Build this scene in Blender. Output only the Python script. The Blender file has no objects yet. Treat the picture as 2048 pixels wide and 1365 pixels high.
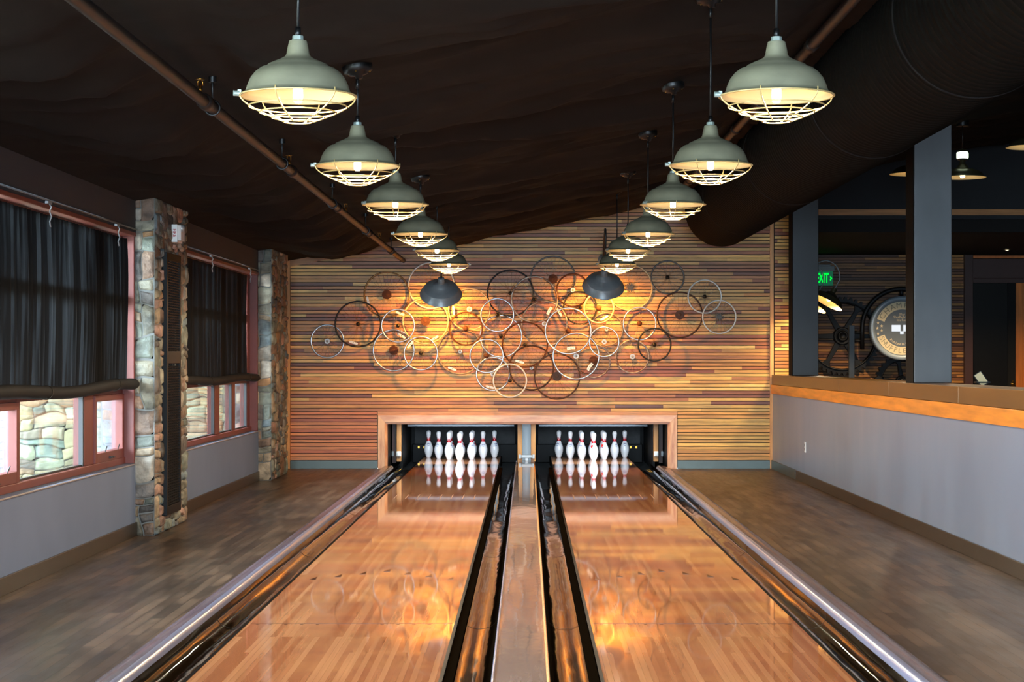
import bpy, math, random
from mathutils import Matrix, Vector, noise
random.seed(7)
C = bpy.context.scene.collection
PI = math.pi
F, VX, VY, H = 3800.0, 1055.0, 720.0, 1.36      # focal length (px), vanishing point (px), eye height (m)

def at(px, py, Y):
    """world point at depth Y seen at photo pixel (px, py)"""
    return Vector(((px - VX) / F * Y, Y, H + (VY - py) / F * Y))

def srgb(r, g, b):
    def l(c):
        c /= 255.0
        return c / 12.92 if c <= 0.04045 else ((c + 0.055) / 1.055) ** 2.4
    return (l(r), l(g), l(b), 1.0)

# ------------------------------------------------------------------ mesh builder
class MB:
    def __init__(s):
        s.v, s.f, s.c, s.sm = [], [], [], []
    def add(s, verts, faces, col=None, smooth=False, M=None):
        b = len(s.v)
        if M is not None:
            verts = [M @ Vector(p) for p in verts]
        s.v += [tuple(p) for p in verts]
        for f in faces:
            s.f.append(tuple(i + b for i in f)); s.c.append(col); s.sm.append(smooth)
        return s
    def box(s, x0, y0, z0, x1, y1, z1, col=None, M=None):
        vs = [(x, y, z) for z in (z0, z1) for y in (y0, y1) for x in (x0, x1)]
        return s.add(vs, [(0, 2, 3, 1), (4, 5, 7, 6), (0, 1, 5, 4), (2, 6, 7, 3), (0, 4, 6, 2), (1, 3, 7, 5)], col, False, M)
    def tube(s, path, r, seg=8, closed=False, col=None, M=None):
        path = [Vector(p) for p in path]; n = len(path)
        rr = r if isinstance(r, (list, tuple)) else [r] * n
        vs = []; up = None
        for i, p in enumerate(path):
            if closed:
                t = path[(i + 1) % n] - path[i - 1]
            else:
                t = path[min(i + 1, n - 1)] - path[max(i - 1, 0)]
            t.normalize()
            if up is None:
                up = Vector((0, 0, 1)) if abs(t.z) < 0.9 else Vector((1, 0, 0))
            a = up - t * up.dot(t)
            if a.length < 1e-5:
                a = t.orthogonal()
            a.normalize(); up = a; b = t.cross(a)
            for k in range(seg):
                an = 2 * PI * k / seg
                vs.append(p + (a * math.cos(an) + b * math.sin(an)) * rr[i])
        fs = []
        for i in range(n if closed else n - 1):
            j = (i + 1) % n
            for k in range(seg):
                l = (k + 1) % seg
                fs.append((i * seg + k, i * seg + l, j * seg + l, j * seg + k))
        if not closed:
            fs.append(tuple(range(seg - 1, -1, -1))); fs.append(tuple((n - 1) * seg + k for k in range(seg)))
        return s.add(vs, fs, col, True, M)
    def lathe(s, prof, seg=32, M=None, col=None, closed=False, smooth=True):
        vs, fs = [], []; n = len(prof)
        for r, z in prof:
            for k in range(seg):
                a = 2 * PI * k / seg
                vs.append((r * math.cos(a), r * math.sin(a), z))
        for i in range(n if closed else n - 1):
            j = (i + 1) % n
            for k in range(seg):
                l = (k + 1) % seg
                fs.append((i * seg + k, i * seg + l, j * seg + l, j * seg + k))
        return s.add(vs, fs, col, smooth, M)
    def disc(s, r, z, seg=32, M=None, col=None):
        return s.add([(r * math.cos(2 * PI * k / seg), r * math.sin(2 * PI * k / seg), z) for k in range(seg)], [tuple(range(seg))], col, False, M)
    def cyl(s, r, z0, z1, seg=24, M=None, col=None):
        s.lathe([(r, z0), (r, z1)], seg, M, col); s.disc(r, z1, seg, M, col)
        return s.add([(r * math.cos(2 * PI * k / seg), r * math.sin(2 * PI * k / seg), z0) for k in range(seg)], [tuple(range(seg - 1, -1, -1))], col, False, M)
    def prism(s, poly, d0, d1, M=None, col=None):
        """polygon (x, y) extruded along local z from d0 to d1"""
        n = len(poly)
        vs = [(x, y, d0) for x, y in poly] + [(x, y, d1) for x, y in poly]
        fs = [tuple(range(n - 1, -1, -1)), tuple(range(n, 2 * n))] + [(i, (i + 1) % n, n + (i + 1) % n, n + i) for i in range(n)]
        return s.add(vs, fs, col, False, M)
    def ring(s, outer, inner, d0, d1, M=None, col=None):
        n = len(outer)
        vs = [(x, y, d0) for x, y in outer] + [(x, y, d1) for x, y in outer] + [(x, y, d0) for x, y in inner] + [(x, y, d1) for x, y in inner]
        fs = []
        for i in range(n):
            j = (i + 1) % n
            fs += [(i, j, n + j, n + i), (2 * n + j, 2 * n + i, 3 * n + i, 3 * n + j), (n + i, n + j, 3 * n + j, 3 * n + i), (j, i, 2 * n + i, 2 * n + j)]
        return s.add(vs, fs, col, False, M)
    def build(s, name, mat, parent=None, world=False, bevel=0.0, auto=False):
        off = parent.location if (parent is not None and world) else Vector((0, 0, 0))
        me = bpy.data.meshes.new(name)
        me.from_pydata([(v[0] - off.x, v[1] - off.y, v[2] - off.z) for v in s.v], [], s.f)
        me.polygons.foreach_set('use_smooth', s.sm)
        if any(c is not None for c in s.c):
            ca = me.color_attributes.new('Col', 'FLOAT_COLOR', 'CORNER'); arr = []
            for f, c in zip(s.f, s.c):
                arr += list(c or (1, 1, 1, 1)) * len(f)
            ca.data.foreach_set('color', arr)
        me.update()
        o = bpy.data.objects.new(name, me); C.objects.link(o)
        if mat is not None:
            me.materials.append(mat)
        if parent is not None:
            o.parent = parent
        if bevel:
            b = o.modifiers.new('bevel', 'BEVEL'); b.width = bevel; b.segments = 2; b.limit_method = 'ANGLE'; b.angle_limit = 0.7
        return o

def tag(o, label, cat=None, group=None, kind=None):
    o['label'] = label
    if cat: o['category'] = cat
    if group: o['group'] = group
    if kind: o['kind'] = kind
    return o
def empty(name, loc, label, cat, group=None, kind=None):
    o = bpy.data.objects.new(name, None); C.objects.link(o); o.location = loc; o.empty_display_size = 0.05
    return tag(o, label, cat, group, kind)
def struct(name, mb, mat, label=None, **k):
    o = mb.build(name, mat, **k); o['kind'] = 'structure'
    if label: o['label'] = label; o['category'] = name.split('_')[0]
    return o
def copy_tree(o, parent=None):
    c = o.copy(); C.objects.link(c)
    if parent is not None: c.parent = parent
    for ch in list(o.children):
        copy_tree(ch, c)
    return c
def text_mb(mb, txt, size, M, depth=0.002, bold=0.0, col=None):
    cu = bpy.data.curves.new('tmp_text', 'FONT'); cu.body = txt; cu.size = size; cu.align_x = 'CENTER'; cu.align_y = 'CENTER'
    cu.extrude = depth; cu.offset = bold; cu.resolution_u = 3
    o = bpy.data.objects.new('tmp_text', cu); C.objects.link(o)
    bpy.context.view_layer.update()
    me = bpy.data.meshes.new_from_object(o.evaluated_get(bpy.context.evaluated_depsgraph_get()))
    mb.add([v.co.copy() for v in me.vertices], [tuple(p.vertices) for p in me.polygons], col, False, M)
    bpy.data.objects.remove(o); bpy.data.curves.remove(cu); bpy.data.meshes.remove(me)

# ------------------------------------------------------------------ materials
class NT:
    def __init__(s, m):
        s.t = m.node_tree; s.n = s.t.nodes; s.l = s.t.links
    def new(s, typ, **kw):
        n = s.n.new(typ)
        for k, v in kw.items():
            if hasattr(n, k): setattr(n, k, v)
            else: n.inputs[k.replace('_', ' ')].default_value = v
        return n
    def link(s, a, b): s.l.new(a, b)

def mat(name, base=(0.5, 0.5, 0.5, 1), rough=0.5, metal=0.0, spec=0.5, attr=False, var=0.0, vscale=(1, 1, 1), vdetail=4.0,
        bump=0.0, bscale=None, emit=None, estr=0.0, rvar=0.0, coat=0.0, col2=None):
    m = bpy.data.materials.new(name); m.use_nodes = True; N = NT(m)
    p = N.n['Principled BSDF']
    p.inputs['Base Color'].default_value = base; p.inputs['Roughness'].default_value = rough
    p.inputs['Metallic'].default_value = metal; p.inputs['Specular IOR Level'].default_value = spec
    p.inputs['Coat Weight'].default_value = coat; p.inputs['Coat Roughness'].default_value = 0.06
    if emit: p.inputs['Emission Color'].default_value = emit; p.inputs['Emission Strength'].default_value = estr
    src = None
    if attr:
        a = N.new('ShaderNodeAttribute', attribute_name='Col'); src = a.outputs['Color']
    if var or bump or rvar or col2:
        tc = N.new('ShaderNodeTexCoord'); mp = N.new('ShaderNodeMapping'); mp.inputs['Scale'].default_value = vscale
        N.link(tc.outputs['Object'], mp.inputs['Vector'])
        nz = N.new('ShaderNodeTexNoise'); nz.inputs['Scale'].default_value = 1.0; nz.inputs['Detail'].default_value = vdetail
        N.link(mp.outputs[0], nz.inputs['Vector'])
        if col2:
            cr = N.new('ShaderNodeMix', data_type='RGBA'); mr = N.new('ShaderNodeMapRange'); mr.inputs[1].default_value = 0.35; mr.inputs[2].default_value = 0.65
            N.link(nz.outputs[0], mr.inputs[0]); N.link(mr.outputs[0], cr.inputs[0])
            cr.inputs[6].default_value = base; cr.inputs[7].default_value = col2; src = cr.outputs[2]
        if var:
            mr = N.new('ShaderNodeMapRange'); mr.inputs[1].default_value = 0.3; mr.inputs[2].default_value = 0.7
            mr.inputs[3].default_value = 1 - var; mr.inputs[4].default_value = 1 + var
            N.link(nz.outputs[0], mr.inputs[0])
            mx = N.new('ShaderNodeMix', data_type='RGBA', blend_type='MULTIPLY'); mx.inputs[0].default_value = 1.0
            if src: N.link(src, mx.inputs[6])
            else: mx.inputs[6].default_value = base
            N.link(mr.outputs[0], mx.inputs[7]); src = mx.outputs[2]
        if rvar:
            mr = N.new('ShaderNodeMapRange'); mr.inputs[1].default_value = 0.3; mr.inputs[2].default_value = 0.7
            mr.inputs[3].default_value = max(0.02, rough - rvar); mr.inputs[4].default_value = rough + rvar
            N.link(nz.outputs[0], mr.inputs[0]); N.link(mr.outputs[0], p.inputs['Roughness'])
        if bump:
            bn = nz
            if bscale:
                mp2 = N.new('ShaderNodeMapping'); mp2.inputs['Scale'].default_value = bscale; N.link(tc.outputs['Object'], mp2.inputs['Vector'])
                bn = N.new('ShaderNodeTexNoise'); bn.inputs['Scale'].default_value = 1.0; bn.inputs['Detail'].default_value = 3.0
                N.link(mp2.outputs[0], bn.inputs['Vector'])
            b = N.new('ShaderNodeBump'); b.inputs['Strength'].default_value = 1.0; b.inputs['Distance'].default_value = bump
            N.link(bn.outputs[0], b.inputs['Height']); N.link(b.outputs[0], p.inputs['Normal'])
    if src: N.link(src, p.inputs['Base Color'])
    return m

def planks(name, c1, c2, rowh, length, rough, mortar=(0.02, 0.012, 0.008, 1), msize=0.0006, var=0.25, bump=0.0, spec=0.5, streak=(30, 1.5, 1), blotch=None, rv=0.0, bscale=(1, 1, 1)):
    m = bpy.data.materials.new(name); m.use_nodes = True; N = NT(m); p = N.n['Principled BSDF']
    p.inputs['Roughness'].default_value = rough; p.inputs['Specular IOR Level'].default_value = spec
    tc = N.new('ShaderNodeTexCoord'); sp = N.new('ShaderNodeSeparateXYZ'); cb = N.new('ShaderNodeCombineXYZ')
    N.link(tc.outputs['Object'], sp.inputs[0]); N.link(sp.outputs[1], cb.inputs[0]); N.link(sp.outputs[0], cb.inputs[1])
    br = N.new('ShaderNodeTexBrick'); br.offset = 0.37; br.offset_frequency = 3; br.squash = 1.0
    br.inputs['Color1'].default_value = c1; br.inputs['Color2'].default_value = c2; br.inputs['Mortar'].default_value = mortar
    br.inputs['Scale'].default_value = 1.0; br.inputs['Mortar Size'].default_value = msize; br.inputs['Mortar Smooth'].default_value = 0.3
    br.inputs['Brick Width'].default_value = length; br.inputs['Row Height'].default_value = rowh
    N.link(cb.outputs[0], br.inputs['Vector'])
    mp = N.new('ShaderNodeMapping'); mp.inputs['Scale'].default_value = streak; N.link(tc.outputs['Object'], mp.inputs['Vector'])
    nz = N.new('ShaderNodeTexNoise'); nz.inputs['Scale'].default_value = 1.0; nz.inputs['Detail'].default_value = 5.0; N.link(mp.outputs[0], nz.inputs['Vector'])
    mr = N.new('ShaderNodeMapRange'); mr.inputs[1].default_value = 0.3; mr.inputs[2].default_value = 0.7; mr.inputs[3].default_value = 1 - var; mr.inputs[4].default_value = 1 + var
    N.link(nz.outputs[0], mr.inputs[0])
    mx = N.new('ShaderNodeMix', data_type='RGBA', blend_type='MULTIPLY'); mx.inputs[0].default_value = 1.0
    N.link(br.outputs['Color'], mx.inputs[6]); N.link(mr.outputs[0], mx.inputs[7]); out = mx.outputs[2]
    if blotch:
        n2 = N.new('ShaderNodeTexNoise'); n2.inputs['Scale'].default_value = 1.0; n2.inputs['Detail'].default_value = 6.0
        mp3 = N.new('ShaderNodeMapping'); mp3.inputs['Scale'].default_value = blotch; N.link(tc.outputs['Object'], mp3.inputs['Vector']); N.link(mp3.outputs[0], n2.inputs['Vector'])
        m2 = N.new('ShaderNodeMapRange'); m2.inputs[1].default_value = 0.35; m2.inputs[2].default_value = 0.7; m2.inputs[3].default_value = 1.15; m2.inputs[4].default_value = 0.55
        N.link(n2.outputs[0], m2.inputs[0]); m3 = N.new('ShaderNodeMix', data_type='RGBA', blend_type='MULTIPLY'); m3.inputs[0].default_value = 1.0
        N.link(out, m3.inputs[6]); N.link(m2.outputs[0], m3.inputs[7]); out = m3.outputs[2]
    N.link(out, p.inputs['Base Color'])
    if rv:
        m4 = N.new('ShaderNodeMapRange'); m4.inputs[3].default_value = max(0.02, rough - rv); m4.inputs[4].default_value = rough + rv
        N.link(nz.outputs[0], m4.inputs[0]); N.link(m4.outputs[0], p.inputs['Roughness'])
    if bump:
        mp2 = N.new('ShaderNodeMapping'); mp2.inputs['Scale'].default_value = bscale; N.link(tc.outputs['Object'], mp2.inputs['Vector'])
        bn = N.new('ShaderNodeTexNoise'); bn.inputs['Scale'].default_value = 1.0; bn.inputs['Detail'].default_value = 3.0; N.link(mp2.outputs[0], bn.inputs['Vector'])
        b = N.new('ShaderNodeBump'); b.inputs['Strength'].default_value = 1.0; b.inputs['Distance'].default_value = bump
        N.link(bn.outputs[0], b.inputs['Height']); N.link(b.outputs[0], p.inputs['Normal'])
    return m

def emitter(name, col, s):
    m = bpy.data.materials.new(name); m.use_nodes = True; N = NT(m); N.n.remove(N.n['Principled BSDF'])
    e = N.new('ShaderNodeEmission'); e.inputs[0].default_value = col; e.inputs[1].default_value = s
    N.link(e.outputs[0], N.n['Material Output'].inputs[0]); return m

def glass(name, tint=(1, 1, 1, 1), haze=0.0):
    m = bpy.data.materials.new(name); m.use_nodes = True; N = NT(m); N.n.remove(N.n['Principled BSDF'])
    t = N.new('ShaderNodeBsdfTransparent'); t.inputs[0].default_value = tint
    g = N.new('ShaderNodeBsdfGlossy'); g.inputs['Roughness'].default_value = 0.02
    lw = N.new('ShaderNodeLayerWeight'); pw = N.new('ShaderNodeMath', operation='POWER'); pw.inputs[1].default_value = 5.0; N.link(lw.outputs['Facing'], pw.inputs[0])
    fr = N.new('ShaderNodeMath', operation='MULTIPLY_ADD'); fr.inputs[1].default_value = 0.9; fr.inputs[2].default_value = 0.05; N.link(pw.outputs[0], fr.inputs[0])
    mx = N.new('ShaderNodeMixShader'); N.link(fr.outputs[0], mx.inputs[0]); N.link(t.outputs[0], mx.inputs[1]); N.link(g.outputs[0], mx.inputs[2]); o = mx.outputs[0]
    if haze:
        tr = N.new('ShaderNodeBsdfTranslucent'); tr.inputs[0].default_value = (0.36, 0.42, 0.5, 1)
        tc = N.new('ShaderNodeTexCoord'); nz = N.new('ShaderNodeTexNoise'); nz.inputs['Scale'].default_value = 6.0; N.link(tc.outputs['Object'], nz.inputs['Vector'])
        mr = N.new('ShaderNodeMapRange'); mr.inputs[3].default_value = haze * 0.4; mr.inputs[4].default_value = haze * 1.6; N.link(nz.outputs[0], mr.inputs[0])
        m2 = N.new('ShaderNodeMixShader'); N.link(mr.outputs[0], m2.inputs[0]); N.link(o, m2.inputs[1]); N.link(tr.outputs[0], m2.inputs[2]); o = m2.outputs[0]
    N.link(o, N.n['Material Output'].inputs[0]); return m

def cloth(name, col, trans=0.3):
    m = bpy.data.materials.new(name); m.use_nodes = True; N = NT(m); p = N.n['Principled BSDF']
    p.inputs['Base Color'].default_value = col; p.inputs['Roughness'].default_value = 0.9; p.inputs['Specular IOR Level'].default_value = 0.1
    tr = N.new('ShaderNodeBsdfTranslucent'); tr.inputs[0].default_value = (0.16, 0.17, 0.18, 1)
    mx = N.new('ShaderNodeMixShader')
    tc = N.new('ShaderNodeTexCoord'); mp = N.new('ShaderNodeMapping'); mp.inputs['Scale'].default_value = (0.0, 13.0, 0.7); N.link(tc.outputs['Object'], mp.inputs['Vector'])
    nz = N.new('ShaderNodeTexNoise'); nz.inputs['Scale'].default_value = 1.0; nz.inputs['Detail'].default_value = 3.0; N.link(mp.outputs[0], nz.inputs['Vector'])
    mr = N.new('ShaderNodeMapRange'); mr.inputs[1].default_value = 0.48; mr.inputs[2].default_value = 0.72; mr.inputs[3].default_value = trans * 0.1; mr.inputs[4].default_value = trans   # noise streaks in the translucency imitate light and shade of folds
    N.link(nz.outputs[0], mr.inputs[0]); N.link(mr.outputs[0], mx.inputs[0])
    N.link(p.outputs[0], mx.inputs[1]); N.link(tr.outputs[0], mx.inputs[2]); N.link(mx.outputs[0], N.n['Material Output'].inputs[0]); return m

M = {}
M['slat'] = mat('slat_wood', attr=True, rough=0.42, var=0.3, vscale=(3.5, 30, 60), vdetail=6)
M['slat_gap'] = mat('slat_backing', srgb(16, 11, 9), 0.9)
M['trim'] = mat('trim_cedar', srgb(214, 152, 86), 0.45, var=0.25, vscale=(25, 25, 2.5), vdetail=6)
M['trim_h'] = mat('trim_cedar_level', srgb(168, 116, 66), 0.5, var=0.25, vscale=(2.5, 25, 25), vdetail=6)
M['surround'] = mat('surround_wood', srgb(250, 222, 198), 0.5, col2=srgb(222, 180, 160), var=0.0, vscale=(4, 20, 22), vdetail=9, bump=0.003)
M['surround_v'] = mat('surround_wood_upright', srgb(246, 210, 172), 0.5, col2=srgb(206, 152, 128), vscale=(22, 20, 4), vdetail=9, bump=0.003)
M['lane'] = planks('lane_boards', srgb(202, 142, 98), srgb(168, 102, 66), 0.0272, 1.35, 0.035, mortar=srgb(120, 66, 40), msize=0.0004, var=0.09, streak=(60, 1.4, 1), spec=0.6, rv=0.015, bump=0.00003, bscale=(6, 0.8, 1))
M['floor'] = planks('floor_planks', srgb(98, 77, 59), srgb(55, 41, 31), 0.066, 0.6, 0.36, mortar=srgb(24, 18, 14), msize=0.0022, var=0.34, spec=0.45, streak=(20, 2.6, 1), blotch=(2.2, 1.4, 1), rv=0.12, bump=0.00025, bscale=(10, 2.0, 1))
M['gutter'] = mat('gutter_plastic', srgb(24, 17, 9), 0.06, bump=0.007, vscale=(4, 0.9, 4), bscale=(6, 0.9, 6), spec=0.4)
M['ledge_dark'] = mat('ledge_dark', srgb(18, 12, 6), 0.6, spec=0.0)
M['black_rail'] = mat('black_rail', srgb(10, 8, 7), 0.5, spec=0.03, bump=0.002, bscale=(6, 2, 6))
M['cap'] = mat('cap_vinyl', srgb(150, 128, 118), 0.05, var=0.12, vscale=(40, 3, 1), bump=0.0016, bscale=(6, 2.2, 1), spec=0.6)
M['cap_edge'] = mat('cap_edge', srgb(128, 130, 150), 0.22, bump=0.001, bscale=(8, 4, 8))
M['cap_brown'] = mat('cap_brown', srgb(96, 80, 88), 0.2, var=0.3, vscale=(20, 10, 1), bump=0.0015, bscale=(10, 6, 1))
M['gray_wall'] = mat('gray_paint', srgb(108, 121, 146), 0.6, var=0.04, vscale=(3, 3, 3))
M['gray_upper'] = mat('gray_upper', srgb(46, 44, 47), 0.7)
M['metal_panel'] = mat('gray_panel', srgb(126, 140, 160), 0.34, var=0.06, vscale=(1, 2, 0.6), metal=0.0, spec=0.6, rvar=0.06)
M['base_brown'] = mat('base_brown', srgb(44, 35, 27), 0.35, var=0.15, vscale=(2, 3, 2))
M['base_steel'] = mat('base_steel', srgb(78, 88, 84), 0.35, metal=0.4, var=0.1, vscale=(3, 3, 3))
M['brass_band'] = mat('brass_band', srgb(114, 78, 28), 0.36, metal=0.3, var=0.15, vscale=(3, 1.2, 6))
M['oak_band'] = mat('oak_band', srgb(226, 138, 40), 0.4, var=0.22, vscale=(16, 1.8, 20), vdetail=6)
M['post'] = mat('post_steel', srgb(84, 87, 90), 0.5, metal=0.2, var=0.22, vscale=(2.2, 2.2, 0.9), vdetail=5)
M['post_shade'] = mat('post_shaded_steel', srgb(46, 49, 52), 0.5, metal=0.2, var=0.2, vscale=(2.2, 2.2, 0.9))  # same post steel with shade put into its colour
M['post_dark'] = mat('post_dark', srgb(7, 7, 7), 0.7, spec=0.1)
M['fabric'] = mat('ceiling_fabric', srgb(26, 20, 15), 0.85, spec=0.15, var=0.12, vscale=(5, 5, 5))
M['dark'] = mat('dark_paint', srgb(26, 25, 25), 0.8, spec=0.2)
M['charcoal'] = mat('charcoal_panel', srgb(40, 42, 45), 0.7, spec=0.2, var=0.1, vscale=(2, 2, 2))
M['duct'] = mat('duct_cloth', srgb(6, 7, 5), 0.75, spec=0.1, var=0.12, vscale=(3, 3, 3))
M['pipe'] = mat('pipe_brown', srgb(36, 28, 23), 0.45, metal=0.2, var=0.2, vscale=(8, 2, 8))
M['black'] = mat('black_metal', srgb(10, 10, 10), 0.4)
M['brass'] = mat('brass', srgb(170, 120, 50), 0.3, metal=1.0)
M['galv'] = mat('galvanized', srgb(138, 134, 110), 0.55, metal=0.3, var=0.16, vscale=(9, 9, 14), vdetail=5)
M['galv_cap'] = mat('galvanized_cap', srgb(160, 172, 164), 0.4, metal=0.5, var=0.12, vscale=(12, 12, 12))
M['enamel'] = mat('enamel_cream', srgb(222, 200, 152), 0.4)
M['wire'] = mat('cage_wire', srgb(206, 178, 118), 0.35, metal=0.3)
def glow_glass(name, col, st):
    m = emitter(name, col, st); N = NT(m); e = [n for n in N.n if n.type == 'EMISSION'][0]
    t = N.new('ShaderNodeBsdfTransparent'); a = N.new('ShaderNodeAddShader'); N.link(e.outputs[0], a.inputs[0]); N.link(t.outputs[0], a.inputs[1])
    N.link(a.outputs[0], N.n['Material Output'].inputs[0]); return m
M['bulb'] = glow_glass('bulb_glow', (1.0, 0.78, 0.46, 1), 5.5)
M['shade_dark'] = mat('shade_dark', srgb(146, 152, 154), 0.36, metal=0.2, var=0.12, vscale=(9, 9, 9))
M['shade_bronze'] = mat('shade_bronze', srgb(70, 66, 46), 0.35, metal=0.5)
M['window_paint'] = mat('window_paint', srgb(112, 50, 40), 0.5, var=0.1, vscale=(6, 3, 6))
M['window_dark'] = mat('window_gasket', srgb(30, 28, 28), 0.5)
M['sill'] = mat('sill_paint', srgb(150, 140, 138), 0.3, metal=0.2)
M['pane'] = glass('pane_clear'); M['pane_haze'] = glass('pane_hazy', haze=0.05)
M['blind'] = cloth('blind_cloth', srgb(15, 13, 12), 0.055)
M['blind_dense'] = cloth('blind_cloth_dense', srgb(11, 9, 8), 0.014)
M['roll'] = mat('roll_cloth', srgb(20, 17, 15), 0.75, spec=0.2, var=0.2, vscale=(6, 6, 6))
M['chrome'] = mat('chrome', srgb(170, 170, 168), 0.45, metal=0.45)
M['stone'] = mat('stone', attr=True, rough=0.65, var=0.6, vscale=(7, 7, 11), vdetail=8, bump=0.02, bscale=(16, 16, 16))
M['stone_out'] = mat('stone_pale', attr=True, rough=0.85, var=0.4, vscale=(5, 5, 9), vdetail=8, bump=0.02, bscale=(12, 12, 12))
M['mortar_out'] = mat('mortar_dark', srgb(64, 60, 52), 0.95)
M['mortar'] = mat('mortar', srgb(112, 112, 108), 0.9, var=0.15, vscale=(12, 12, 12), bump=0.01)
M['grille'] = mat('grille_brown', srgb(7, 5, 4), 0.5, spec=0.2)
M['white_plastic'] = mat('white_plastic', srgb(232, 230, 224), 0.4)
M['red_ink'] = mat('red_ink', srgb(170, 40, 40), 0.5)
M['pin'] = mat('pin_white', srgb(236, 236, 238), 0.16, spec=0.6)
M['pin_red'] = mat('pin_red', srgb(190, 20, 32), 0.2)
M['pin_blue'] = mat('pin_blue', srgb(44, 62, 130), 0.25)
M['pin_crest'] = mat('pin_crest', srgb(236, 40, 34), 0.25)
M['pit'] = mat('pit_black', srgb(4, 4, 4), 0.5, spec=0.12)
M['pit_scuff'] = mat('pit_scuffed', srgb(6, 6, 6), 0.5, spec=0.2, col2=srgb(40, 41, 42), vscale=(7, 7, 9), vdetail=10, bump=0.004)
M['pit_bar'] = mat('pit_bar', srgb(26, 36, 44), 0.35, metal=0.3)
M['pit_wood'] = mat('pit_post_wood', srgb(168, 112, 54), 0.45, var=0.2, vscale=(18, 18, 3))
M['pit_gray'] = mat('pit_gray', srgb(118, 124, 126), 0.4, metal=0.2)
M['mark'] = mat('lane_mark', srgb(44, 20, 12), 0.12, spec=0.1)
M['pale_reflection'] = mat('painted_reflection', srgb(186, 150, 122), 0.3)
M['gear'] = mat('gear_iron', srgb(24, 25, 28), 0.45, metal=0.4)
M['sign_ring'] = mat('sign_ring', srgb(150, 164, 176), 0.35, metal=0.3)
M['sign_cream'] = mat('sign_cream', srgb(226, 210, 172), 0.5)
M['sign_gray'] = mat('sign_gray', srgb(96, 106, 116), 0.45)
M['sign_letter'] = mat('sign_letter', srgb(140, 134, 112), 0.5)
M['white_glow'] = emitter('glowing_panel', (0.9, 0.95, 1.0, 1), 0.4)
M['exit'] = emitter('exit_green', (0.0, 1.0, 0.04, 1), 0.8)
M['exit_panel'] = mat('exit_panel', srgb(30, 70, 55), 0.2, emit=(0.03, 0.4, 0.2, 1), estr=0.08)
M['door_brown'] = mat('door_brown', srgb(62, 34, 28), 0.5, var=0.15, vscale=(6, 6, 2))
M['door_glass'] = mat('door_dark', srgb(22, 20, 18), 0.25)
M['orange_wood'] = mat('orange_wood', srgb(200, 112, 44), 0.5, var=0.2, vscale=(14, 14, 2))
M['paper'] = mat('paper', srgb(226, 206, 160), 0.7)
M['ground'] = mat('outside_ground', srgb(150, 146, 130), 0.95, var=0.2, vscale=(3, 3, 3))
for nm, c, rg, mt in [('silver', (172, 174, 176), 0.28, 0.75), ('white', (214, 210, 200), 0.35, 0.1), ('rust', (88, 46, 22), 0.75, 0.2), ('brown', (74, 48, 34), 0.6, 0.3),
                      ('black', (22, 20, 19), 0.6, 0.0), ('bronze', (136, 96, 52), 0.45, 0.5), ('tan', (158, 138, 108), 0.5, 0.4), ('cream', (196, 172, 130), 0.4, 0.2), ('gray', (96, 92, 88), 0.45, 0.5)]:
    M['rim_' + nm] = mat('rim_' + nm, srgb(*c), rg, metal=mt, var=0.3 if nm in ('rust', 'brown', 'tan', 'gray', 'bronze') else 0.1, vscale=(14, 14, 14), vdetail=6)
M['rim_mottled'] = mat('rim_mottled', srgb(190, 180, 165), 0.45, metal=0.4, col2=srgb(110, 66, 38), vscale=(9, 9, 9), vdetail=6)
M['spoke'] = mat('spoke_steel', srgb(150, 146, 136), 0.35, metal=0.8)
M['hub'] = mat('hub_dark', srgb(60, 52, 44), 0.4, metal=0.7)
PEND_W, GOOSE_W, FAR_W, PIT_W, SKY, EXPO, DOWN_W = 40.0, 52.0, 34.0, 8.0, 24.0, 1.28, 100.0
# ------------------------------------------------------------------ room shell
XL, XR, YB = -3.03, 3.06, 23.75
LAMP_Y = [6.7, 9.25, 11.82, 14.42, 17.0, 19.6]
def sstep(a, b, x):
    t = max(0.0, min(1.0, (x - a) / (b - a))); return t * t * (3 - 2 * t)
def ceil_z(x, y):
    z = 2.60 + 0.187 * (x + 2.97)
    drop = 0.14 * sstep(-3.05, -0.7, x) * sstep(0.0, 1.6, YB - y)
    ph = (y - LAMP_Y[0]) / 2.58
    fold = abs(math.sin(PI * ph)) ** 0.8
    mid = sstep(-3.05, -2.2, x) * sstep(0.0, 0.8, YB - y)
    mid *= 1 - 0.85 * math.exp(-((x + 1.55) / 0.3) ** 4) - 0.85 * math.exp(-((x - 1.72) / 0.25) ** 4)      # the cloth is held up along the pipes
    sag = -0.085 * fold * mid
    w = noise.noise(Vector((x * 0.7, y * 1.7, 3.1)))
    rid = 1 - abs(noise.noise(Vector((x * 0.28 + 0.35 * y * 0.28, y * 1.15 - x * 0.35, 7.7)))) * 2.2
    fine = 1 - abs(noise.noise(Vector((x * 0.9, y * 3.4 + x * 0.8, 1.7)))) * 2.5
    return z - drop + (sag + 0.02 * w - 0.10 * max(0, rid) ** 1.6 - 0.035 * max(0, fine) ** 1.5) * mid
mb = MB()
nx, ny = 110, 330; X0, X1c, Y0c, Y1c = -3.32, 8.22, -3.3, YB + 0.10
vs = [(X0 + (X1c - X0) * i / nx, Y0c + (Y1c - Y0c) * j / ny) for j in range(ny + 1) for i in range(nx + 1)]
mb.add([(x, y, ceil_z(x, y)) for x, y in vs], [(j * (nx + 1) + i, (j + 1) * (nx + 1) + i, (j + 1) * (nx + 1) + i + 1, j * (nx + 1) + i + 1) for j in range(ny) for i in range(nx)], smooth=True)
struct('ceiling', mb, M['fabric'], 'dark brown draped fabric ceiling sloping up from the windows')

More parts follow.
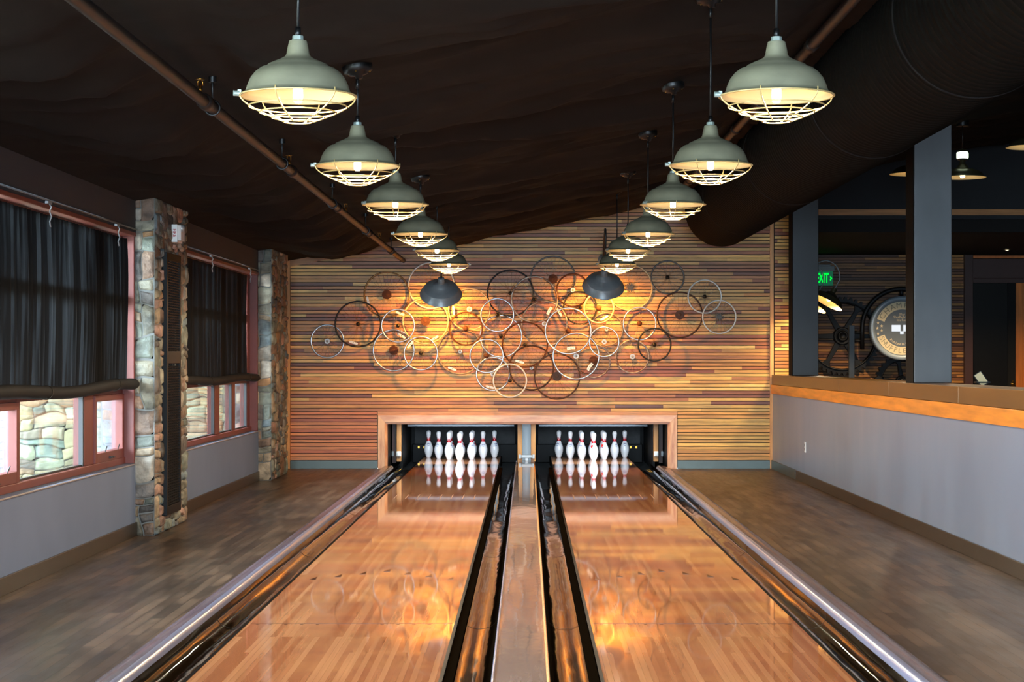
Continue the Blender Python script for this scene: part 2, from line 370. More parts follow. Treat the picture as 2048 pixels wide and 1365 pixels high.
# floors
mb = MB()
mb.box(-3.35, 6.6, -0.05, -1.815, YB + 0.05, 0.0); mb.box(1.775, 6.6, -0.05, 3.1, YB + 0.05, 0.0); mb.box(-3.35, -3.2, -0.05, 3.1, 6.6, 0.0)
struct('floor', mb, M['floor'], 'dark brown wood plank floor beside the lanes')
mb = MB(); mb.box(3.3, -3.2, -0.05, 8.2, 29.4, 0.0); mb.box(-3.3, 6.6, -0.4, 3.3, 29.2, -0.35)
struct('floor_back', mb, M['dark'], 'dark floor of the room beyond the ledge')

# slatted end wall
PAL = [((218, 172, 108), 6), ((204, 150, 92), 7), ((176, 118, 78), 5), ((160, 98, 62), 4), ((136, 78, 48), 3), ((230, 188, 128), 4), ((188, 132, 78), 5), ((114, 66, 42), 1)]
PALR = [((192, 118, 78), 5), ((204, 134, 88), 5), ((178, 104, 70), 4)]
PALY = [((232, 186, 120), 5), ((224, 172, 104), 5), ((210, 154, 94), 3)]
def pick(pal):
    c = random.choices([p[0] for p in pal], [p[1] for p in pal])[0]; k = random.uniform(0.9, 1.1)
    m_ = sum(c) / 3.0; c = [max(0, (m_ + (q - m_) * 1.2) * w_) for q, w_ in zip(c, (0.93, 0.95, 0.84))]
    return srgb(*[min(255, q * k) for q in c])
def slats(mb, x0, x1, z0, z1, yf, yb, pal, pitch=0.0437, gap=0.0082, blen=(0.5, 2.2), clip=None):
    z = z0
    while z < z1 - 0.01:
        xs = x0
        if clip: xs = max(x0, clip(z))
        if xs < x1 - 0.05:
            cuts = [xs - random.uniform(0, 1.2)]
            while cuts[-1] < x1: cuts.append(cuts[-1] + random.uniform(*blen))
            for a, b in zip(cuts, cuts[1:]):
                a, b = max(a, xs), min(b, x1)
                if b - a > 0.002:
                    mb.box(a, yf + random.uniform(0, 0.0025), z, b, yb, min(z + pitch - gap, z1), pick(pal))
        z += pitch
def ctop(z): return (z + 0.03 - 2.60) / 0.187 - 2.97
mb = MB()
slats(mb, -2.965, 3.03, 0.714, 3.75, YB, YB + 0.03, PAL, clip=ctop)
slats(mb, -2.965, -1.876, 0.105, 0.705, YB, YB + 0.03, PALR, blen=(2, 3))
slats(mb, 1.876, 3.03, 0.105, 0.705, YB, YB + 0.03, PALY, blen=(2, 3))
slats(mb, 3.09, 3.5, 1.17, 3.9, YB, YB + 0.03, PALY + PAL, blen=(0.3, 0.6))
struct('wall_back', mb, M['slat'], 'end wall of horizontal mixed cedar slats')
mb = MB()
def wallplate(a, b, c, d): mb.box(a, YB + 0.028, c, b, YB + 0.12, d)
wallplate(-3.4, -1.876, 0.0, 3.9); wallplate(1.876, 3.5, 0.0, 3.95); wallplate(-1.876, 1.876, 0.714, 3.9)
struct('wall_back_lining', mb, M['slat_gap'], 'black backing seen between the slats')
mb = MB(); mb.box(-2.965, YB - 0.012, 0.0, -1.876, YB + 0.03, 0.1); mb.box(1.876, YB - 0.012, 0.0, 3.03, YB + 0.03, 0.1)
struct('baseboard_back', mb, M['base_steel'], 'gray green metal baseboard under the slats')
mb = MB(); mb.box(-3.01, YB - 0.02, 0.0, -2.968, YB + 0.03, 2.62)
struct('trim_1', mb, M['trim'], 'upright cedar strip at the window end of the slats')
mb = MB(); mb.box(3.03, YB - 0.025, 0.0, 3.075, YB + 0.03, 3.72)
struct('trim_2', mb, M['trim'], 'upright cedar strip where slats meet the ledge')
mb = MB(); a = at(560, 528, YB); zl = lambda x: 2.60 + 0.187 * (x + 2.97)
mb.add([(-3.0, YB - 0.015, zl(-3.0) - 0.075), (3.1, YB - 0.015, zl(3.1) - 0.075), (3.1, YB - 0.015, zl(3.1) + 0.05), (-3.0, YB - 0.015, zl(-3.0) + 0.05),
        (-3.0, YB + 0.03, zl(-3.0) - 0.075), (3.1, YB + 0.03, zl(3.1) - 0.075), (3.1, YB + 0.03, zl(3.1) + 0.05), (-3.0, YB + 0.03, zl(-3.0) + 0.05)],
       [(0, 1, 2, 3), (4, 7, 6, 5), (0, 4, 5, 1), (3, 2, 6, 7)])
struct('trim_3', mb, M['trim_h'], 'sloping cedar strip along the ceiling edge')

# surround of the pin opening: mitred boards, chamfered to the inside
ox, ix, oz, iz = 1.868, 1.755, 0.665, 0.553
def frame_board(pts_o, pts_i, y0, ch, back):
    m = MB(); (a, b), (c, d) = pts_o, pts_i
    ym = y0
    q = lambda o, i, t: (o[0] + (i[0] - o[0]) * t, o[1] + (i[1] - o[1]) * t)
    e, f = q(a, c, 0.74), q(b, d, 0.74)
    V = [(a[0], ym, a[1]), (b[0], ym, b[1]), (f[0], ym, f[1]), (e[0], ym, e[1]), (c[0], ym + ch, c[1]), (d[0], ym + ch, d[1]), (c[0], back, c[1]), (d[0], back, d[1]), (a[0], back, a[1]), (b[0], back, b[1])]
    m.add(V, [(0, 1, 2, 3), (3, 2, 5, 4), (4, 5, 7, 6), (1, 0, 8, 9)])
    return m
sroot = empty('pin_opening_surround', (0, YB - 0.04, 0), 'rough pale timber surround framing the opening above both pin decks', 'frame')
frame_board(((-ox, oz), (ox, oz)), ((-ix, iz), (ix, iz)), YB - 0.016, 0.028, YB + 0.14).build('head_board', M['surround'], sroot, True)
frame_board(((-ox, 0.0), (-ox, oz)), ((-ix, 0.0), (-ix, iz)), YB - 0.016, 0.028, YB + 0.14).build('side_board', M['surround_v'], sroot, True)
frame_board(((ox, oz), (ox, 0.0)), ((ix, iz), (ix, 0.0)), YB - 0.016, 0.028, YB + 0.14).build('side_board', M['surround_v'], sroot, True)
mb = MB(); mb.box(-1.872, YB - 0.006, 0.6655, 1.872, YB + 0.03, 0.7125, srgb(206, 146, 88)); mb.build('top_slat', M['slat'], sroot, True)

# ------------------------------------------------------------------ stone
SP = [((128, 122, 104), 5), ((146, 128, 104), 5), ((110, 114, 102), 6), ((150, 112, 76), 1), ((104, 116, 118), 3), ((160, 150, 134), 3), ((120, 96, 78), 4), ((92, 86, 80), 3), ((158, 124, 106), 2)]
SPO = [((130, 122, 90), 4), ((120, 122, 98), 4), ((130, 106, 76), 3), ((104, 116, 100), 3), ((134, 126, 100), 3), ((104, 96, 80), 2)]
def stones(mb, org, u, n, W, Hh, pal, maxw, maxh, d, rnd, gap=0.012, warp=0.045):
    org, u, n = Vector(org), Vector(u), Vector(n); up = Vector((0, 0, 1)); out = []
    def split(x, y, w, h):
        lw, lh = maxw * rnd.uniform(0.4, 1.0), maxh * rnd.uniform(0.3, 1.0)
        if w > lw or h > lh:
            t = rnd.uniform(0.35, 0.65)
            if w / lw > h / lh: split(x, y, w * t, h); split(x + w * t, y, w * (1 - t), h)
            else: split(x, y, w, h * t); split(x, y + h * t, w, h * (1 - t))
        else: out.append((x, y, w, h))
    split(0, 0, W, Hh)
    flip = u.cross(up).dot(n) < 0
    for x, y, w, h in out:
        c = rnd.choices([p[0] for p in pal], [p[1] for p in pal])[0]; k = rnd.uniform(0.82, 1.15); c = srgb(*[min(255, q * k) for q in c])
        dd = d * rnd.uniform(0.5, 1.2); tilt = rnd.uniform(-0.25, 0.25); K = 9; sd = rnd.uniform(0, 99)
        g = gap * rnd.uniform(0.3, 1.0); V = []
        jit = [rnd.uniform(-1, 1) * min(w, h) * 0.08 for _ in range(8)]
        for j in range(K):
            for i in range(K):
                s, t = i / (K - 1), j / (K - 1)
                e = min(s * w, (1 - s) * w, t * h, (1 - t) * h)
                dep = dd * min(1.0, e / 0.012) ** 0.5 * (1 + tilt * (s - 0.5)) if e > 1e-6 else 0.0
                dep += (0.010 * noise.noise(Vector((x * 9 + s * w * 14, y * 9 + t * h * 14, sd)))) if e > 1e-6 else 0.0
                gx, gy = x + g + s * (w - 2 * g), y + g + t * (h - 2 * g); wf = min(1, min(gx, W - gx) / 0.05 + 0.0) if warp else 0.0; wg = min(1, min(gy, Hh - gy) / 0.05) if warp else 0.0
                wx, wy = wf * warp * noise.noise(Vector((gx * 5.5, gy * 5.5, 4.4))), wg * warp * noise.noise(Vector((gx * 5.5, gy * 5.5, 9.9)))
                px = wx + x + g + s * (w - 2 * g) + (jit[0] * (1 - t) + jit[1] * t) * (1 - s) * 0.4 + (jit[2] * (1 - t) + jit[3] * t) * s * 0.4
                py = wy + y + g + t * (h - 2 * g) + (jit[4] * (1 - s) + jit[5] * s) * (1 - t) * 0.4 + (jit[6] * (1 - s) + jit[7] * s) * t * 0.4
                V.append(org + u * px + up * py + n * dep)
        Fs = []
        for j in range(K - 1):
            for i in range(K - 1):
                q = (j * K + i, j * K + i + 1, (j + 1) * K + i + 1, (j + 1) * K + i)
                Fs.append(q[::-1] if flip else q)
        mb.add(V, Fs, c, True)
def pillar(name, y0, y1, seed, label):
    rnd = random.Random(seed); xf = -2.885; top = 2.62
    core = MB(); core.box(-3.3, y0, 0.0, xf, y1, top)
    o = core.build(name, M['mortar']); o['kind'] = 'structure'; tag(o, label, 'pillar')
    s = MB()
    stones(s, (-3.29, y0, 0.0), (1, 0, 0), (0, -1, 0), xf + 3.29, top, SP, 0.30, 0.36, 0.016, rnd, 0.007)
    stones(s, (xf, y0 - 0.01, 0.0), (0, 1, 0), (1, 0, 0), y1 - y0 + 0.01, top, SP, 0.42, 0.26, 0.020, rnd, 0.006)
    s.build('stone_facing', M['stone'], o)
    return o
pil1 = pillar('stone_pillar', 14.70, 16.05, 5, 'rough stone pillar with the dark louvred vent and alarm strobe')
pil2 = pillar('stone_pillar', 21.40, 22.75, 11, 'rough stone pillar beside the slatted end wall')
pil3 = pillar('stone_pillar', 7.75, 9.05, 12, 'rough stone pillar at the near end of the big window')

# ------------------------------------------------------------------ left wall and windows
SZ, WT = 0.56, 2.34
mb = MB()
for a, b in ((9.05, 14.70), (16.05, 21.40), (-3.2, 7.75)):
    mb.box(-3.28, a, 0.0, XL, b, SZ); 
mb.box(-3.28, 22.75, 0.0, XL, YB + 0.05, 2.7)
struct('wall_left', mb, M['gray_wall'], 'gray painted wall below the windows')
mb = MB()
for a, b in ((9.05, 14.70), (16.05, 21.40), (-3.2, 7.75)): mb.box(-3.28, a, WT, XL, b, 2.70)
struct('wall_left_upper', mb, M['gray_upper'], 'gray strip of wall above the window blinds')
mb = MB()
for a, b in ((9.05, 14.69), (16.06, 21.39), (22.76, YB - 0.02), (-3.2, 7.75)): mb.box(XL - 0.005, a, 0.0, XL + 0.014, b, 0.105)
struct('baseboard_left', mb, M['base_brown'], 'dark brown baseboard under the windows', bevel=0.003)

def window(nm, y0, y1, bays, label, transom=True, z1=WT):
    """bays: list of (glass y0, glass y1, is_sash)"""
    r = empty(nm, (-3.14, y0, SZ), label, 'window', kind='structure')
    xo, xi = -3.20, -3.12; m = MB()
    edges = [y0 + 0.05] + [q for b in bays for q in (b[0], b[1])] + [y1 - 0.05]
    m.box(xo, y0, SZ, XL - 0.004, y0 + 0.05, z1); m.box(xo, y1 - 0.05, SZ, XL - 0.004, y1, z1)
    m.box(xo, y0 + 0.05, SZ, xi + 0.02, y1 - 0.05, SZ + 0.05); m.box(xo, y0 + 0.05, z1 - 0.07, xi, y1 - 0.05, z1); m.box(xi, y0 + 0.05, z1 - 0.03, XL + 0.012, y1 - 0.05, z1)
    for i in range(0, len(edges), 2):
        if edges[i + 1] - edges[i] > 0.01: m.box(xo, edges[i], SZ + 0.05, xi, edges[i + 1], z1 - 0.07)
    for a, b, s in bays:
        m.box(xo, a, 1.78, xi, b, 1.86)
        m.box(xo, a, 1.10, xi, b, 1.15)
    m.build('window_frame', M['window_paint'], r, True, bevel=0.004)
    g = MB(); g.box(xo - 0.01, y0 + 0.06, SZ - 0.012, XL + 0.010, y1 - 0.06, SZ - 0.001); g.build('window_sill', M['sill'], r, True, bevel=0.003)
    for a, b, s in bays:
        for zz0, zz1 in ((SZ + 0.05, 1.10), (1.15, 1.78), (1.86, z1 - 0.07)):
            p = MB(); p.box(-3.162, a, zz0, -3.156, b, zz1)
            low = zz0 < 0.7
            if s and low:
                f = MB(); w = 0.045
                f.box(-3.17, a, zz0, -3.105, a + w, zz1); f.box(-3.17, b - w, zz0, -3.105, b, zz1); f.box(-3.17, a + w, zz0, -3.105, b - w, zz0 + 0.07); f.box(-3.17, a + w, zz1 - w, -3.105, b - w, zz1)
                sa = f.build('sash', M['window_paint'], r, True, bevel=0.003); p.build('pane', M['pane_haze'], r, True)
                h = MB(); h.box(-3.105, (a + b) / 2 - 0.05, zz0 + 0.02, -3.085, (a + b) / 2 + 0.05, zz0 + 0.032); h.box(-3.095, (a + b) / 2 - 0.008, zz0 + 0.02, -3.075, (a + b) / 2 + 0.05, zz0 + 0.027)
                for q in (0.3, 0.75):
                    yy = a + (b - a) * q; h.tube([(-3.10, yy, zz0 + 0.075), (-3.10, yy + 0.06, zz0 + 0.11)], 0.004, 6)
                h.build('sash_handle', M['window_dark'], sa) if False else h.build('sash_handle', M['window_dark'], r, True)
            else:
                p.build('pane', M['pane'], r, True)
            if low:
                k = MB(); k.box(-3.155, b - 0.03, zz0, -3.125, b, zz1); k.box(-3.155, a, zz0, -3.135, b, zz0 + 0.012); k.build('gasket', M['window_dark'], r, True)
    return r
window('window_1', 9.05, 14.70, [(9.15, 10.35, False), (10.5, 11.60, True), (11.68, 13.38, False), (13.66, 14.62, True)], 'red framed window with a stone wall outside, nearest the camera')
window('window_2', 16.05, 21.40, [(16.2, 17.2, True), (17.35, 18.97, False), (19.25, 20.08, False), (20.28, 21.15, False)], 'red framed window between the two stone pillars')
window('window_3', 1.0, 7.75, [(1.1, 2.5, False), (2.6, 4.0, False), (4.1, 5.5, False), (5.6, 7.0, False)], 'unseen red framed window added to let in more daylight')  # window out of view, added for more daylight in the hall
mb = MB(); mb.box(-3.28, -3.2, SZ, XL, 1.0, WT); struct('wall_left_end', mb, M['gray_wall'])

# exterior: the stone pillars go on outside as buttresses under an added, unseen eave that shades them; a stone bank closes the view
for nm, y0, y1, sd, lab in (('exterior_buttress', 14.80, 16.0, 21, 'pale stone buttress outside the red window nearest the camera'), ('exterior_buttress', 21.48, 22.7, 22, 'pale stone buttress outside the window between the pillars')):
    mb = MB(); mb.box(-5.6, y0, -0.3, -3.3, y1, 2.7); o = struct(nm, mb, M['mortar_out'], lab); o['category'] = 'buttress'
    s = MB(); stones(s, (-5.6, y0, -0.3), (1, 0, 0), (0, -1, 0), 2.3, 2.4, SPO, 0.40, 0.22, 0.014, random.Random(sd), 0.004, 0.055); s.build('stone_facing', M['stone_out'], o)
mb = MB(); mb.box(-9.2, 6.0, -0.3, -8.8, 40.0, 2.0); struct('exterior_bank', mb, M['mortar'], 'stone bank outside the windows')
mb = MB(); mb.box(-5.2, -4, 2.78, -3.28, 26, 2.9); struct('exterior_added_eave', mb, M['dark'], 'unseen dark eave added to shade the buttresses outside')
mb = MB(); mb.box(-40, -20, -0.35, -3.3, 60, -0.3); struct('exterior_ground', mb, M['ground'], 'ground outside the windows')

# ------------------------------------------------------------------ blinds
def blind(nm, y0, y1, zt, zb, amp, freq, mt, seed, label, hooks, sag, xbase, yr):
    r = empty(nm, (xbase, (y0 + y1) / 2, zb), label, 'blind', 'rolled black window blinds'); rnd = random.Random(seed)
    m = MB(); n, k = int((y1 - y0) / 0.022), 14; V = []
    for j in range(k + 1):
        t = j / k; z = zt + (zb - zt) * t
        for i in range(n + 1):
            y = y0 + (y1 - y0) * i / n
            w = math.sin(y * freq + 1.6 * noise.noise(Vector((y * 0.9, t * 0.8, seed)))) + 0.8 * noise.noise(Vector((y * 4.2, t * 1.2, seed + 5.0)))
            fade = 0.35 + 0.65 * math.sin(PI * min(1, t * 0.92 + 0.06))
            V.append((xbase + amp * w * fade, y, z + (sag(y) if t > 0 else 0) * t))
    m.add(V, [(j * (n + 1) + i, (j + 1) * (n + 1) + i, (j + 1) * (n + 1) + i + 1, j * (n + 1) + i + 1) for j in range(k) for i in range(n)], smooth=True)
    m.build('cloth', mt, r, True)
    rr = 0.042; m = MB(); path, rad = [], []
    N = 60
    for i in range(N + 1):
        y = y0 + (yr - y0) * i / N
        path.append((xbase + 0.022, y, zb + sag(y))); rad.append(rr * (1 + 0.10 * noise.noise(Vector((y * 2.3, seed, 0)))) * (0.75 if i in (0, N) else 1))
    m.tube(path, rad, 14); m.build('rolled_hem', M['roll'], r, True)
    for y in hooks:
        h = MB(); h.box(XL + 0.008, y - 0.05, zt + 0.06, XL + 0.028, y + 0.05, zt + 0.075); h.tube([(XL + 0.02, y, zt + 0.065), (XL + 0.035, y, zt + 0.04), (XL + 0.022, y + 0.006, zt + 0.015), (XL + 0.036, y, zt - 0.02), (XL + 0.024, y, zt - 0.05), (XL + 0.03, y, zt - 0.085)], 0.005, 6)
        h.build('hook', M['chrome'], r, True)
        q = MB(); cz = zb + sag(y); q.tube([(xbase + 0.022 + 0.0445 * math.cos(a), y + 0.012 * math.sin(a), cz + 0.0445 * math.sin(a)) for a in [2 * PI * i / 20 for i in range(20)]], 0.0028, 5, closed=True)
        q.build('tie_cord', M['brass'] if False else M['hub'], r, True)
    m = MB(); m.tube([(XL + 0.012, y0, zt + 0.085), (XL + 0.012, yr - 0.05, zt + 0.085)], 0.007, 6); m.build('rail', M['pit_gray'], r, True)
    return r
blind('window_blind', 9.08, 14.40, 2.28, 1.165, 0.022, 66.0, M['blind'], 2, 'black gathered window blind hanging over the bigger window nearest the camera', (11.95, 13.95), lambda y: -0.012 * math.sin((y - 9) * 2.2) + 0.01 * math.sin(y * 0.9), -3.05, 14.68)
blind('window_blind', 16.08, 20.75, 2.28, 1.165, 0.008, 19.0, M['blind_dense'], 4, 'flat black window blind between the two stone pillars', (18.1, 20.6), lambda y: 0.012 * math.sin((y - 16) * 1.9), -3.06, 21.37)

# vent and strobe on the pillar
xv = -2.862
vr = empty('louvred_vent', (xv, 15.3, 0.15), 'tall narrow dark louvred vent set into the stone pillar', 'vent')
y0, y1 = 14.97, 15.58
m = MB()
for a, b in ((y0, y0 + 0.05), (y1 - 0.05, y1)): m.box(xv - 0.02, a, 0.13, xv + 0.022, b, 2.21)
for a, b in ((0.13, 0.20), (2.15, 2.21), (1.33, 1.43)): m.box(xv - 0.02, y0 + 0.05, a, xv + 0.022, y1 - 0.05, b)
m.build('vent_frame', M['grille'], vr, True, bevel=0.004)
m = MB(); m.box(xv - 0.02, y0 + 0.05, 0.2, xv - 0.012, y1 - 0.05, 2.15); m.build('backing', M['post_dark'], vr, True)
for a, b in ((0.2, 1.33), (1.43, 2.15)):
    m = MB(); z = a + 0.008
    while z < b - 0.012:
        m.box(-0.008, y0 + 0.05, -0.004, 0.014, y1 - 0.05, 0.004, None, Matrix.Translation((xv + 0.006, 0, z + 0.006)) @ Matrix.Rotation(0.5, 4, 'Y')); z += 0.021
    for q in range(1, 6):
        yy = y0 + 0.05 + (y1 - y0 - 0.1) * q / 6; m.box(xv - 0.004, yy - 0.004, a, xv + 0.010, yy + 0.004, b)
    m.build('louvre_panel', M['grille'], vr, True)
sr = empty('alarm_strobe', (-2.85, 15.45, 2.39), 'white fire alarm strobe mounted high on the stone pillar', 'alarm')
m = MB(); m.box(-2.875, 15.34, 2.31, -2.826, 15.56, 2.455); m.prism([(15.35, -2.826), (15.55, -2.826), (15.53, -2.802), (15.37, -2.802)], 2.325, 2.45, Matrix(((0, 1, 0, 0), (1, 0, 0, 0), (0, 0, 1, 0), (0, 0, 0, 1)))); m.build('housing', M['white_plastic'], sr, True, bevel=0.005)
m = MB(); m.lathe([(0.030, 0), (0.030, 0.008), (0.024, 0.018), (0.012, 0.024), (0.0005, 0.026)], 18, Matrix.Translation((-2.803, 15.40, 2.425)) @ Matrix.Rotation(PI / 2, 4, 'Y')); m.build('strobe_lens', M['chrome'], sr, True)
m = MB()
text_mb(m, 'FIRE', 0.036, Matrix.Translation((-2.851, 15.339, 2.385)) @ Matrix.Rotation(PI / 2, 4, 'X') @ Matrix.Rotation(-PI / 2, 4, 'Z'), 0.001, 0.0004)
m.build('lettering', M['red_ink'], sr, True)

# ------------------------------------------------------------------ right: low wall, ledge, posts
mb = MB(); mb.box(XR, -3.2, 0.0, XR + 0.26, YB + 0.02, 0.945); struct('wall_right', mb, M['metal_panel'], 'low gray panelled wall under the ledge')
mb = MB(); mb.box(XR - 0.016, -3.2, 0.0, XR, 21.6, 0.105); struct('baseboard_right', mb, M['base_brown'], 'dark brown baseboard of the low wall', bevel=0.003)
mb = MB(); mb.box(XR - 0.018, 21.6, 0.0, XR, YB - 0.03, 0.105); struct('baseboard_right_end', mb, M['base_steel'], 'polished metal piece of baseboard in the corner')
mb = MB(); mb.box(XR + 0.005, -3.2, 0.945, XR + 0.30, YB - 0.005, 1.165); struct('trim_4', mb, M['post_dark'], 'core of the ledge')
lr = empty('ledge_rail', (XR, 10, 0.94), 'long ledge rail of oak board under a brass coloured band, on the low wall', 'ledge')
ys = [-3.2, 4.0, 9.0, 14.4, 19.0, YB - 0.03]
for a, b in zip(ys, ys[1:]):
    m = MB(); m.box(XR - 0.02, a + 0.0015, 0.937, XR + 0.004, b - 0.0015, 1.048); m.build('oak_board', M['oak_band'], lr, True, bevel=0.002)
ys = [-3.2, 3.4, 5.9, 8.4, 10.95, 13.45, 16.05, 18.6, YB - 0.03]
for a, b in zip(ys, ys[1:]):
    m = MB(); m.box(XR - 0.012, a + 0.004, 1.050, XR + 0.32, b - 0.004, 1.172); m.build('brass_panel', M['brass_band'], lr, True, bevel=0.003)
def post(y, label, mt='post'):
    h = min(ceil_z(3.25 + a * 0.16, y + b * 0.16) for a in (-1, 0, 1) for b in (-1, 0, 1)) - 1.174 - 0.02
    r = empty('steel_post', (3.25, y, 1.174), label, 'post', 'square posts on the ledge')
    m = MB(); m.box(-0.15, -0.15, 0, 0.15, 0.15, h); m.build('post_shaft', M[mt], r, bevel=0.006)
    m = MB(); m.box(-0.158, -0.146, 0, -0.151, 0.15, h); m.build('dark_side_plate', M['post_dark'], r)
post(15.38, 'wide square gray steel post standing on the ledge, closer to the camera')
post(22.35, 'square steel post, darkened as in shade, on the ledge next to the slatted end wall', 'post_shade')
p = at(1611, 895, 3.06 * F / (1611 - VX))
so = empty('wall_outlet', (XR - 0.004, p.y, p.z), 'white outlet plate on the low gray wall', 'outlet')
m = MB(); m.box(-0.005, -0.037, -0.058, 0.004, 0.037, 0.058); m.build('cover_plate', M['white_plastic'], so, bevel=0.002)
m = MB()
for z in (-0.022, 0.022): m.box(-0.008, -0.017, z - 0.015, -0.004, 0.017, z + 0.015)
m.build('socket', M['pit_gray'], so)

# ------------------------------------------------------------------ room beyond the ledge
Yf = 29.0
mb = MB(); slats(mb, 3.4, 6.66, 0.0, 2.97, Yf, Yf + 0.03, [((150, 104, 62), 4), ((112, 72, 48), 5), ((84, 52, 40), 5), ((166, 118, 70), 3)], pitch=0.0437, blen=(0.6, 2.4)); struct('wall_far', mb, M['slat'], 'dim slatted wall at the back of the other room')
mb = MB(); mb.box(3.3, Yf + 0.03, 0, 8.2, Yf + 0.1, 3.2); struct('wall_far_lining', mb, M['slat_gap'], 'black backing of the far slatted wall')
mb = MB(); mb.box(3.5, YB, 3.12, 8.2, YB + 0.12, 4.9); struct('wall_upper', mb, M['charcoal'], 'charcoal wall above the wide opening')
mb = MB(); mb.box(3.5, YB - 0.03, 3.165, 8.2, YB + 0.1, 3.24); struct('trim_5', mb, M['trim_h'], 'wooden strip across the top of the wide opening')
mb = MB(); mb.box(3.3, YB + 0.06, 2.96, 8.2, Yf + 0.05, 3.12); struct('ceiling_lower', mb, M['dark'], 'black lowered ceiling of the far room')
mb = MB(); mb.box(3.5, YB + 0.12, 0, 3.54, Yf, 2.96); mb.box(8.1, -3.3, 0, 8.2, Yf + 0.1, 4.9); struct('wall_side', mb, M['dark'], 'dark side walls of the other room')
dr = empty('door_1', (7.1, Yf - 0.05, 0), 'dark glazed door with brown frame in the far room', 'door', kind='structure')
dx = lambda px: (px - VX) / F * Yf
m = MB(); m.box(dx(1927), Yf - 0.10, 0, dx(1943), Yf, 2.96); m.box(dx(1943), Yf - 0.08, 2.60, 8.1, Yf, 2.90); m.box(dx(1943), Yf - 0.11, 2.53, 8.1, Yf, 2.60); m.build('door_frame', M['door_brown'], dr, True, bevel=0.004)
m = MB(); m.box(dx(1943), Yf - 0.12, 2.905, 8.1, Yf, 2.945); m.build('head_strip', M['orange_wood'], dr, True)
m = MB(); m.box(dx(1943), Yf - 0.03, 0, dx(2028), Yf, 2.53); m.build('door_panel', M['door_glass'], dr, True)
m = MB(); m.box(dx(2014), Yf - 0.06, 0, dx(2029), Yf - 0.03, 2.53); m.build('door_stile', M['dark'], dr, True)
m = MB()
for k in range(4): m.box(dx(2029) + 0.105 * k, Yf - 0.10, 0, dx(2029) + 0.105 * k + 0.102, Yf - 0.04, 2.53)
m.build('plank_panel', M['orange_wood'], dr, True, bevel=0.003)
# ------------------------------------------------------------------ rear of the hall (behind the camera)
mb = MB(); mb.box(-3.3, -3.3, 0, 8.2, -3.2, 0.5); mb.box(-3.3, -3.3, 2.5, 8.2, -3.2, 5.0); mb.box(3.3, -3.3, 0.5, 8.2, -3.2, 2.5); mb.box(-3.3, -3.3, 0.5, -2.8, -3.2, 2.5); mb.box(2.8, -3.3, 0.5, 3.3, -3.2, 2.5)  # wide opening added in this unseen wall to let in daylight
struct('wall_rear', mb, M['gray_wall'], 'rear wall of the hall')

# ------------------------------------------------------------------ lanes, gutters, caps
LC = {'w': -0.908, 'l': 0.857}; HW = 0.532; LY0, LY1 = 6.62, 26.75
LN = {'w': 'window side', 'l': 'ledge side'}
def strip(mb, prof, y0, y1, n=90, amp=0.0, seed=0, flip=False):
    V = []
    for j in range(n + 1):
        y = y0 + (y1 - y0) * j / n
        for i, (x, z) in enumerate(prof):
            k = noise.noise(Vector((x * 3.0, y * 1.3, seed))) * amp
            V.append((x, y, z + (k if 0 < i < len(prof) - 1 else 0)))
    m = len(prof)
    fs = [(j * m + i, j * m + i + 1, (j + 1) * m + i + 1, (j + 1) * m + i) for j in range(n) for i in range(m - 1)]
    return mb.add(V, [f[::-1] for f in fs] if flip else fs, smooth=True)
for k in ('w', 'l'):
    c = LC[k]
    r = empty('bowling_lane', (c, LY0, -0.04), 'glossy maple bowling lane on the ' + LN[k], 'bowling lane', 'bowling lanes')
    m = MB(); m.box(c - HW, LY0, -0.06, c + HW, LY1, 0.0); m.build('lane_bed', M['lane'], r, True)
    for j in range(-3, 4):
        x = c + 0.005 + j * 0.142; y = 12.27 - abs(j) * 0.15
        m = MB(); m.prism([(x - 0.02, y - 0.085), (x + 0.02, y - 0.085), (x + (0.012 if k == 'w' else -0.012), y + 0.075)], 0.0, 0.0012); m.build('arrow_mark', M['mark'], r, True)
    for j in (-5.9, -5.1, -4.1, -3.1, -2.1, 2.0, 3.0, 4.0, 5.0, 6.0):
        m = MB(); m.cyl(0.009, 0.0, 0.001, 10, Matrix.Translation((c + j * 0.081, 9.75, 0))); m.build('dot_mark', M['mark'], r, True)
    m = MB(); m.box(c - HW + 0.01, 9.785, 0.0, c + HW - 0.01, 9.792, 0.0008); m.build('joint_line', M['mark'], r, True)
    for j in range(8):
        x = c - 0.40 + j * 0.112; m = MB(); m.box(x - 0.004, 18.6, 0, x + 0.004, 19.15, 0.0008); m.build('reflection_dash', M['pale_reflection'], r, True)  # reflections on the lane painted as pale dashes
    m = MB()
    for s in (-1, 1):
        e = c + s * HW; m.box(min(e, e + s * 0.016), LY0, -0.10, max(e, e + s * 0.016), LY1, 0.002)
    m.build('edge_rail', M['black_rail'], r, True)
def gutter(x0, x1, seed, label, led=None):
    r = empty('lane_gutter', ((x0 + x1) / 2, LY0, -0.09), label, 'gutter', 'black lane gutters')
    n = 16; pr = []; cx, hw = (x0 + x1) / 2, (x1 - x0) / 2
    for i in range(n + 1):
        a = PI * i / n; pr.append((cx - hw * math.cos(a), 0.0 - 0.088 * math.sin(a) ** 0.8 + 0.0))
    m = MB(); strip(m, pr, LY0, 24.94, 120, 0.004, seed); m.build('gutter_trough', M['gutter'], r, True)
    if led is not None:
        m = MB(); m.box(led - 0.02, LY0, -0.03, led + 0.02, 24.0, -0.004); m.build('ledge_strip', M['ledge_dark'], r, True)
    m = MB()
    y = 9.3
    for y in (10.2, 13.9, 17.6, 21.3):
        strip(m, [(px, pz + 0.0015) for px, pz in pr], y, y + 0.012, 1)
    m.build('joint_seam', M['black_rail'], r, True)
w, l = LC['w'], LC['l']
CX0, CX1 = -0.152, 0.094
gutter(-1.672, w - HW - 0.018, 1, 'black outer gutter on the window side of the lanes')
